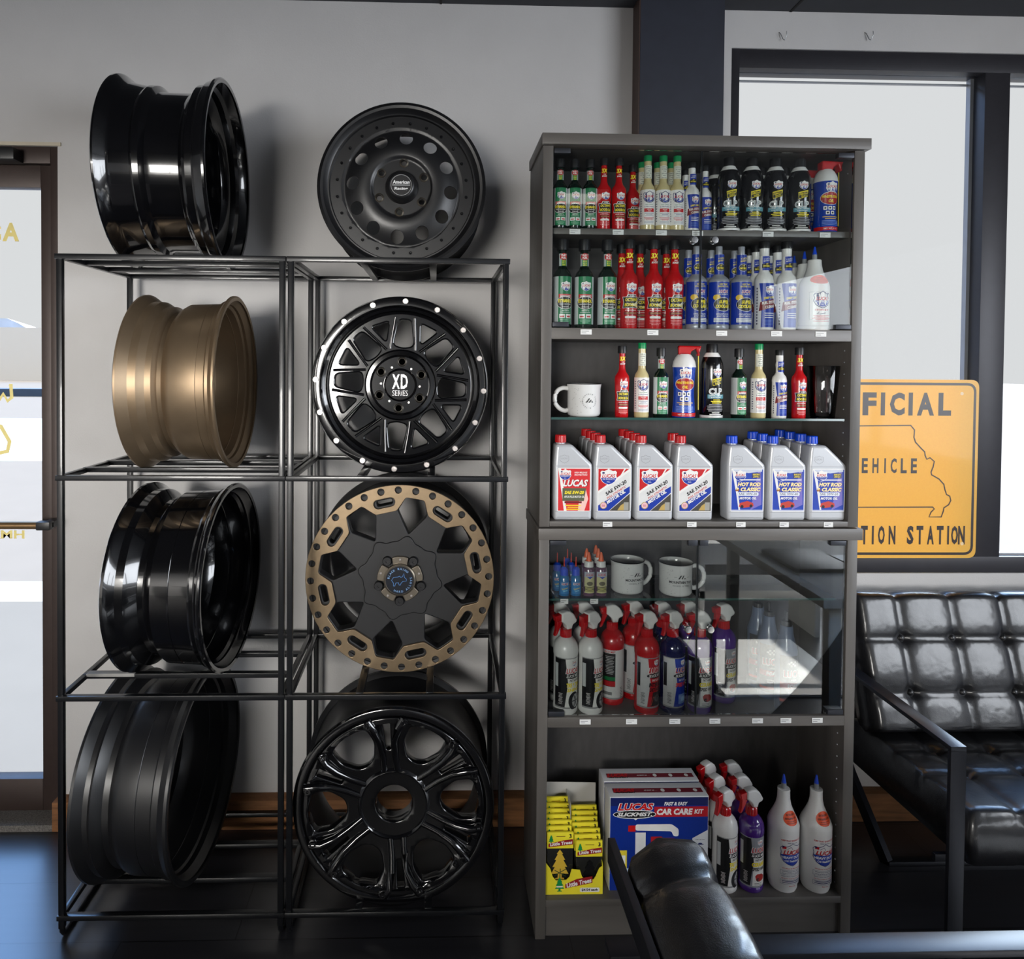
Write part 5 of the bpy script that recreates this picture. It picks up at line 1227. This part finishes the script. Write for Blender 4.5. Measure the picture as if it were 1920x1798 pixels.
d = Decal(); DY = (240, 222, 140)
def gp(u, v): p = WD(u, v, WY+.037); return (p.x, p.z)
d.text('A', *gp(20, 435), .062, DY, w=-.055, bold=.04); d.text('S', *gp(-12, 435), .062, DY, w=-.05, bold=.04)
d.line([gp(-20, 740), gp(0, 748), gp(6, 738), gp(14, 752), gp(22, 745), gp(20, 720)], .012, DY); d.line([gp(-20, 790), gp(2, 800), gp(18, 828), gp(14, 846), gp(-4, 850), gp(-20, 845)], .014, DY)
d.text('HMA', *gp(12, 1002), .028, DY, w=-.12, bold=.03)
d.build('window_lettering', dr, lambda x, z, h: Vector((x, WY+.0372-h, z)))
B('trim_2', DX0-.01, DX1+.012, WY-.006, WY+.02, DZ+.0005, DZ+.012, m_cream, kind='structure')
B('door_sill', DX0, DX1-.0, WY-.045, WY+.12, .0005, .022, m_stone, kind='structure')

# sign in the window
sx0, sx1, sz0, sz1, sgy = 1.250, 1.853, WZ0+.0565, 1.507, WY-.012
sg = thing('inspection_station_sign', 'orange-yellow metal inspection station sign leaning in the window', 'sign', (0, 0, 0))
def sp_(u, v): p = WD(u, v, sgy); return (p.x, p.z)
me = plate([roundpoly([(sx0, sz0), (sx1, sz0), (sx1, sz1), (sx0, sz1)], .028, 6)], .0012); 
m_sign = mat('amber_reflective_sheet', (255, 208, 96), .4, coat=.2, var=.04, vscale=200)
nt = m_sign.node_tree; tl = nt.nodes.new('ShaderNodeBsdfTranslucent'); tl.inputs[0].default_value = rgb(255, 196, 84); ms = nt.nodes.new('ShaderNodeMixShader'); ms.inputs[0].default_value = .35
nt.links.new(nt.nodes['Principled BSDF'].outputs[0], ms.inputs[1]); nt.links.new(tl.outputs[0], ms.inputs[2]); nt.links.new(ms.outputs[0], nt.nodes['Material Output'].inputs[0])
xf(me, lambda c: Vector((c.x, sgy-c.z, c.y))); finish('panel', me, m_sign, sg, smooth=False)
d = Decal(); SB = (52, 42, 40)
d.line(roundpoly([(sx0+.016, sz0+.015), (sx1-.014, sz0+.015), (sx1-.014, sz1-.015), (sx0+.016, sz1-.015)], .028, 6), .0088, SB, True)
cxs = (sx0+sx1)/2
hF = sp_(1700, 736)[1]-sp_(1700, 779)[1]
def spaced(t, x0, x1, v, h, wt=None):
    """letters from world x0 to x1"""
    n = len(t); st = (x1-x0)/(n-1) if n > 1 else 0
    for i, ch in enumerate(t):
        if ch != ' ': d.text(ch, x0+st*i, v, h, SB, w={'I': h*.19}.get(ch, h*(wt or .62)), bold=.04)
zF = sp_(1700, 757.5)[1]
for ch, u in zip('OFFICIAL', (1532, 1586, 1630, 1655, 1682, 1707, 1735, 1771)): d.text(ch, sp_(u, 757)[0], zF, hF, SB, w=sp_(u+{'I': 4, 'A': 16, 'L': 12, 'F': 13}.get(ch, 14), 757)[0]-sp_(u-{'I': 4, 'A': 16, 'L': 12, 'F': 13}.get(ch, 14), 757)[0], bold=.045)
zE = sp_(1660, 873)[1]; hE = sp_(1660, 859)[1]-sp_(1660, 887)[1]
for ch, u in zip('VEHICLE', (1600, 1621, 1641, 1659, 1675, 1694, 1713)): d.text(ch, sp_(u, 873)[0], zE, hE, SB, w=(.0055 if ch == 'I' else .021), bold=.03)
zS = sp_(1700, 1003)[1]; hS = sp_(1700, 986)[1]-sp_(1700, 1021)[1]
for ch, u in zip('INSPECTION STATION', (1512, 1524, 1542, 1560, 1577, 1594, 1620, 1636, 1652, 1672, 0, 1706, 1724, 1744, 1762, 1777, 1789, 1802)):
    if ch != ' ': d.text(ch, sp_(u, 1003)[0], zS, hS, SB, w=(.0065 if ch == 'I' else .0235), bold=.04)
mo = [(1707, 797.5), (1714, 806), (1713, 820), (1716, 829), (1726, 840), (1733, 847), (1734, 854), (1737, 861), (1743, 858), (1751, 865), (1749, 875), (1745, 885), (1746, 890), (1760, 898), (1769, 908), (1771, 918), (1774, 927), (1780, 930), (1782, 938), (1778, 946), (1769, 952), (1768, 958), (1764, 969), (1741, 969), (1745, 960), (1751, 954), (1748, 950.5), (1570, 951), (1570, 858), (1556, 838), (1558, 826), (1545, 812), (1541, 799)]
d.line([sp_(*p) for p in mo], .0042, SB, True)
for u, v in ((1803, 738), (1803, 1019)): d.ell(*sp_(u, v), .006, .006, (250, 220, 170), n=12)
d.build('print', sg, lambda x, z, h: Vector((x, sgy-.0013-h, z)))

# ------------------------------------------------------------------ tufted leather seats
def leather():
    mt = mat('black_leather', (15, 15, 18), .42, spec=.4, coat=.45, coatr=.2, var=.4, vscale=9, bump=.35, bscale=500)
    nt = mt.node_tree; b = nt.nodes['Principled BSDF']; b.inputs['Coat IOR'].default_value = 1.75
    n = nt.nodes.new('ShaderNodeTexNoise'); n.inputs['Scale'].default_value = 10; n.inputs['Detail'].default_value = 3
    tc = nt.nodes.new('ShaderNodeTexCoord'); nt.links.new(tc.outputs['Object'], n.inputs[0])
    bp = nt.nodes.new('ShaderNodeBump'); bp.inputs['Strength'].default_value = .35; bp.inputs['Distance'].default_value = .012
    old = b.inputs['Normal'].links[0].from_node; nt.links.new(n.outputs['Fac'], bp.inputs['Height']); nt.links.new(bp.outputs[0], old.inputs['Normal'])
    nt.links.new(bp.outputs[0], b.inputs['Coat Normal'])
    return mt
m_leather = leather()
m_bar = mat('dark_steel_bar', (42, 43, 48), .36, metal=.6, var=.06, vscale=60)
def cushion(root, name, w, h, T, cols, rows, fn, nx=90, nz=44, crease=.012, puff=.0, both=False):
    """rounded slab: local (x 0..w, z 0..h, thickness T); fn maps (x, t, z) -> world-local; t>0 = front"""
    bm = bmesh.new(); F_, Bk = [], []
    for j in range(nz+1):
        z = h*j/nz; F_.append([]); Bk.append([])
        for i in range(nx+1):
            x = w*i/nx
            e = min(x, w-x); e2 = min(z, h-z); q = .034
            k = 1
            for ee in (e, e2):
                if ee < q: k *= (max(0, 1-(1-ee/q)**3.2))**.42*.8+.2
            cr_ = 0
            for c in cols: cr_ += crease*math.exp(-((x-c)/.006)**2)+crease*.5*math.exp(-((x-c)/.03)**2)
            for r in rows: cr_ += crease*.8*math.exp(-((z-r)/.006)**2)+crease*.6*math.exp(-((z-r)/.03)**2)
            for c in cols:
                for r in rows: cr_ += .016*math.exp(-(((x-c)**2+(z-r)**2)/.016**2))
            f = T/2*k-cr_*min(1, k*1.2); f = max(f, .002)
            b = T/2*k-(sum(crease*.7*math.exp(-((x-c)/.006)**2) for c in cols))*k
            gz = sum(.007*math.exp(-((x-c)/.007)**2)+.004*math.exp(-((x-c)/.03)**2) for c in cols)*(z/h)**6
            F_[-1].append(bm.verts.new(fn(x, f, z-gz))); Bk[-1].append(bm.verts.new(fn(x, -b, z-gz)))
    for j in range(nz):
        for i in range(nx):
            bm.faces.new((F_[j][i], F_[j][i+1], F_[j+1][i+1], F_[j+1][i])); bm.faces.new((Bk[j][i], Bk[j+1][i], Bk[j+1][i+1], Bk[j][i+1]))
    for j in range(nz):
        for i in (0, nx): bm.faces.new((F_[j][i], F_[j+1][i], Bk[j+1][i], Bk[j][i]))
    for i in range(nx):
        for j in (0, nz): bm.faces.new((F_[j][i], Bk[j][i], Bk[j][i+1], F_[j][i+1]))
    o = mk(name, bm, m_leather, root, angle=70)
    pr = None
    for c in cols:
        for r in rows:
            p = fn(c, T/2-.028, r)
            if pr is None:
                b2_ = bmesh.new(); bmesh.ops.create_uvsphere(b2_, u_segments=14, v_segments=8, radius=.0115)
                pr = mk('tuft_button', b2_, m_leather, o); pr.location = p
            else: q = pr.copy(); COL.objects.link(q); q.parent = o; q.location = p
    return o
def seat(name, label, cat, w, dep, loc, rz, cols, inset=.045, H=.80, rearx=.10, legin=0):
    r = thing(name, label, cat, loc, None, rz)
    # arms: flat bars on edge loops
    for x, s in ((0, 1), (w, -1)):
        bm = bmesh.new()
        box(bm, x-.02, x+.02, 0, dep, .588, .60, .0015); box(bm, x-.02, x+.02, 0, .012, 0, .588, .0015)
        mk('arm_frame', bm, m_bar, r)
        bm = bmesh.new()
        tube(bm, [(x+s*.015, dep-.02, .42), (x+s*.05, dep-.11, .22), (x+s*rearx, dep-.225, .008)], .0, 4, flat=(.022, .03)); mk('leg', bm, m_bar, r, smooth=False)
    bm = bmesh.new(); box(bm, rearx, w-rearx, dep-.24, dep-.212, .0005, .014, .0015); mk('foot_bar', bm, m_bar, r)
    bm = bmesh.new(); box(bm, .02, w-.02, dep-.04, dep-.028, .26, .30, .001); box(bm, .02, w-.02, .10, .112, .235, .255, .001); mk('seat_rail', bm, m_bar, r)
    B('back_rail', .0, w-.0, dep-.010, dep+.002, H-.07, H-.03, m_bar, r, .001)
    for x in (.25, w-.27): B('back_upright', x, x+.03, dep-.008, dep+.001, .26, H-.071, m_bar, r)
    ci = inset; cw = w-2*ci; cc = [c for c in cols]
    cushion(r, 'seat_cushion', cw, dep-.10, .15, [c-ci for c in cc], [(dep-.1)*.36, (dep-.1)*.60], lambda x, t, z: Vector((ci+x, .015+z, .345+t-.025*(z/dep))), crease=.008, nx=max(60, int(cw*80)))
    bh = H-.40
    cushion(r, 'back_cushion', cw, bh, .125, [c-ci for c in cc], [bh*.28, bh*.66], lambda x, t, z: Vector((ci+x, dep-.195+.13*(z/bh)-t*.97, .40+z+t*.28)), crease=.008, nx=max(60, int(cw*80)))
    return r
seat('leather_sofa', 'black tufted leather loveseat under the window behind the cabinet', 'sofa', 1.45, .64, (1.313, 1.68, 0), 0, [.187+.168*k for k in range(8)][:7], H=.805)
# chair in the foreground: same design turned to face right
FC = seat('leather_armchair', 'black leather armchair in the foreground seen from its side', 'armchair', .74, .77, (.285+.77, 1.105-.74, 0), PI/2, [.12, .285, .45, .615], H=.81)

# ------------------------------------------------------------------ furniture behind the camera (seen in the door glass), plus added light helpers
m_wt = mat('white_laminate', (236, 236, 234), .4, var=.02)
t = thing('side_table', 'grey wooden side table standing right of the sofa', 'table', (0, 0, 0))
B('tabletop', 1.36, 2.3, .35, 1.30, .70, .735, mat('grey_wood', (150, 146, 140), .5, var=.1, vscale=20, stretch=(1, .1, 1)), t, .002)
for x in (1.40, 2.22):
    for y in (.39, 1.22): B('leg', x, x+.045, y, y+.045, 0, .70, mat('grey_wood', (150, 146, 140)), t, .002)
o = B('magazine', 1.42, 1.66, .70, 1.0, .7355, .752, m_black, None, .002); tag(o, 'black covered magazine lying on the grey side table', 'magazine')
o = B('paper_sheet', 1.70, 1.98, .75, 1.12, .7355, .738, m_wt); tag(o, 'white paper sheet lying on the grey side table', 'paper')
t = thing('white_shelf_bench', 'low white open shelf standing behind the camera', 'shelf', (0, 0, 0))
B('top_board', 1.50, 2.2, -.5, -.2, .42, .54, m_wt, t, .002); B('lower_board', 1.50, 2.2, -.5, -.2, .22, .27, m_wt, t, .002)
for x in (1.50, 2.17): B('side_board', x, x+.03, -.5, -.2, 0, .42, m_wt, t)
o = B('floor_surface', 1.36, 2.0, -.15, .50, .0005, .012, m_wt, None, .002); tag(o, 'added white slab in place of sunlit floor beside the camera', 'slab')  # white slab added as a sunlit floor patch for the door reflection
t = thing('light_block_counter', 'grey unseen counter added to block low window light', 'counter', (0, 0, 0))  # counter added out of view to shade the lower wall and cabinet
gl = mat('grey_laminate', (96, 96, 98), .5, var=.05)
B('counter_front', -2.9, .1, -2.2, -2.12, .001, 1.03, gl, t); B('countertop', -2.95, .15, -2.7, -2.05, 1.03, 1.07, mat('grey_wood', (150, 146, 140)), t, .003); B('counter_side', .02, .1, -2.65, -2.2, .001, 1.03, gl, t); B('counter_side', -2.9, -2.82, -2.65, -2.2, .001, 1.03, gl, t)

# ------------------------------------------------------------------ outside
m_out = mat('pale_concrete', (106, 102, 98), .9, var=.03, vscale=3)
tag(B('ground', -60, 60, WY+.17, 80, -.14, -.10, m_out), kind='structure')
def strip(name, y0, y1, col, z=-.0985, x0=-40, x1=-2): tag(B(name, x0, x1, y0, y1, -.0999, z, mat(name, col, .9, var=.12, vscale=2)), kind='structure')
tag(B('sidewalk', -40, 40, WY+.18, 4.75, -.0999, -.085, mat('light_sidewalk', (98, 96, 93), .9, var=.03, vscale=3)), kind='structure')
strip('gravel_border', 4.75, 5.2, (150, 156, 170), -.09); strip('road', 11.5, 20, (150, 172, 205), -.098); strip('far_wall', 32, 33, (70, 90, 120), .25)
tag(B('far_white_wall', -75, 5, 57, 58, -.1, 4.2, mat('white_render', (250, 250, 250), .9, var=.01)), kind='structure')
random.seed(4)
bm = bmesh.new(); n = 90; pv = []
for i in range(n+1):
    x = -75+i*80/n; h = 4.2+1.1*math.sin(i*.35)+random.uniform(-.35, .35)
    pv.append([bm.verts.new((x, 62, -.1)), bm.verts.new((x, 62, h)), bm.verts.new((x, 66, h*.9)), bm.verts.new((x, 68, -.1))])
for a, b in zip(pv, pv[1:]):
    for k in range(3): bm.faces.new((a[k], b[k], b[k+1], a[k+1]))
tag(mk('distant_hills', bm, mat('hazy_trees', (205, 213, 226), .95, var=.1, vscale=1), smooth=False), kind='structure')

# ------------------------------------------------------------------ light
wd = bpy.data.worlds.new('overcast_sky'); SC.world = wd; wd.use_nodes = True
nt = wd.node_tree; bg = nt.nodes['Background']; bg.inputs[1].default_value = 1.0
tc = nt.nodes.new('ShaderNodeTexCoord'); sx_ = nt.nodes.new('ShaderNodeSeparateXYZ'); rp = nt.nodes.new('ShaderNodeValToRGB')
rp2 = nt.nodes.new('ShaderNodeValToRGB'); ml = nt.nodes.new('ShaderNodeMath'); ml.operation = 'MULTIPLY'; mx = nt.nodes.new('ShaderNodeMix'); mx.data_type = 'RGBA'
nt.links.new(tc.outputs['Generated'], sx_.inputs[0]); nt.links.new(sx_.outputs[2], rp.inputs[0]); nt.links.new(sx_.outputs[1], rp2.inputs[0])
for q, a_, b_ in ((rp, .44, .56), (rp2, .30, .55)):
    e = q.color_ramp.elements; e[0].position = a_; e[1].position = b_
nt.links.new(rp.outputs[0], ml.inputs[0]); nt.links.new(rp2.outputs[0], ml.inputs[1]); nt.links.new(ml.outputs[0], mx.inputs[0])
mx.inputs[6].default_value = (.74, .745, .755, 1); mx.inputs[7].default_value = (2.4, 4.6, 9.0, 1); nt.links.new(mx.outputs[2], bg.inputs[0])
def area(name, loc, rot, sx, sy, power, col, spread=105):
    l = bpy.data.lights.new(name, 'AREA'); l.shape = 'RECTANGLE'; l.size = sx; l.size_y = sy; l.energy = power; l.color = col; l.spread = R_(spread)
    o = bpy.data.objects.new(name, l); COL.objects.link(o); o.location = loc; o.rotation_euler = rot; return o
# daylight entering by the window openings of the room
area('window_daylight_right', (RX1+.10, (SY0+SY1)/2, (SZ0+SZ1)/2), (0, PI/2-.30, 0), SZ1-SZ0, SY1-SY0, 190, (.88, .93, 1), 165)
area('window_daylight_front', ((NX0+NX1)/2, RY0-.09, (NZ0+NZ1)/2), (PI/2-.40, 0, 0), NX1-NX0, NZ1-NZ0, 235, (1, .97, .92))
# ceiling fixtures
m_lamp = mat('lamp_diffuser', (255, 246, 232), .5, emit=5)
lk = 0
for x, y in ((-2.2, -1.6), (-.6, -1.6), (1.0, -1.2), (-2.2, -3.4), (-.6, -3.4), (1.0, -3.4)):
    c = thing('ceiling_light', 'small square ceiling light panel', 'ceiling light', (x, y, ZC-.03), 'ceiling light panels behind the camera')
    B('housing', -.16, .16, -.16, .16, 0, .028, m_wt, c); B('diffuser', -.14, .14, -.14, .14, -.004, 0, m_lamp, c)
def sun(name, d, strength, ang, col):
    l = bpy.data.lights.new(name, 'SUN'); l.energy = strength; l.angle = R_(ang); l.color = col
    o = bpy.data.objects.new(name, l); COL.objects.link(o); o.rotation_euler = Vector(d).to_track_quat('-Z', 'Y').to_euler(); return o
sun('sun', (-.88, -.0, -.475), 24, .6, (1, .96, .9))

sun('sheen_sun', (-.9, -1, -.58), 3.0, 22, (.72, .86, 1))  # second sun lamp, added through the window for sheen on the leather
SC.view_settings.view_transform = 'Standard'; SC.view_settings.look = 'None'; SC.view_settings.gamma = 1; SC.view_settings.exposure = 0
SC.view_settings.use_curve_mapping = False
SC.cycles.use_denoising = True; SC.cycles.max_bounces = 10; SC.cycles.transparent_max_bounces = 24; SC.cycles.sample_clamp_indirect = 6
SC.cycles.caustics_reflective = False; SC.cycles.caustics_refractive = False
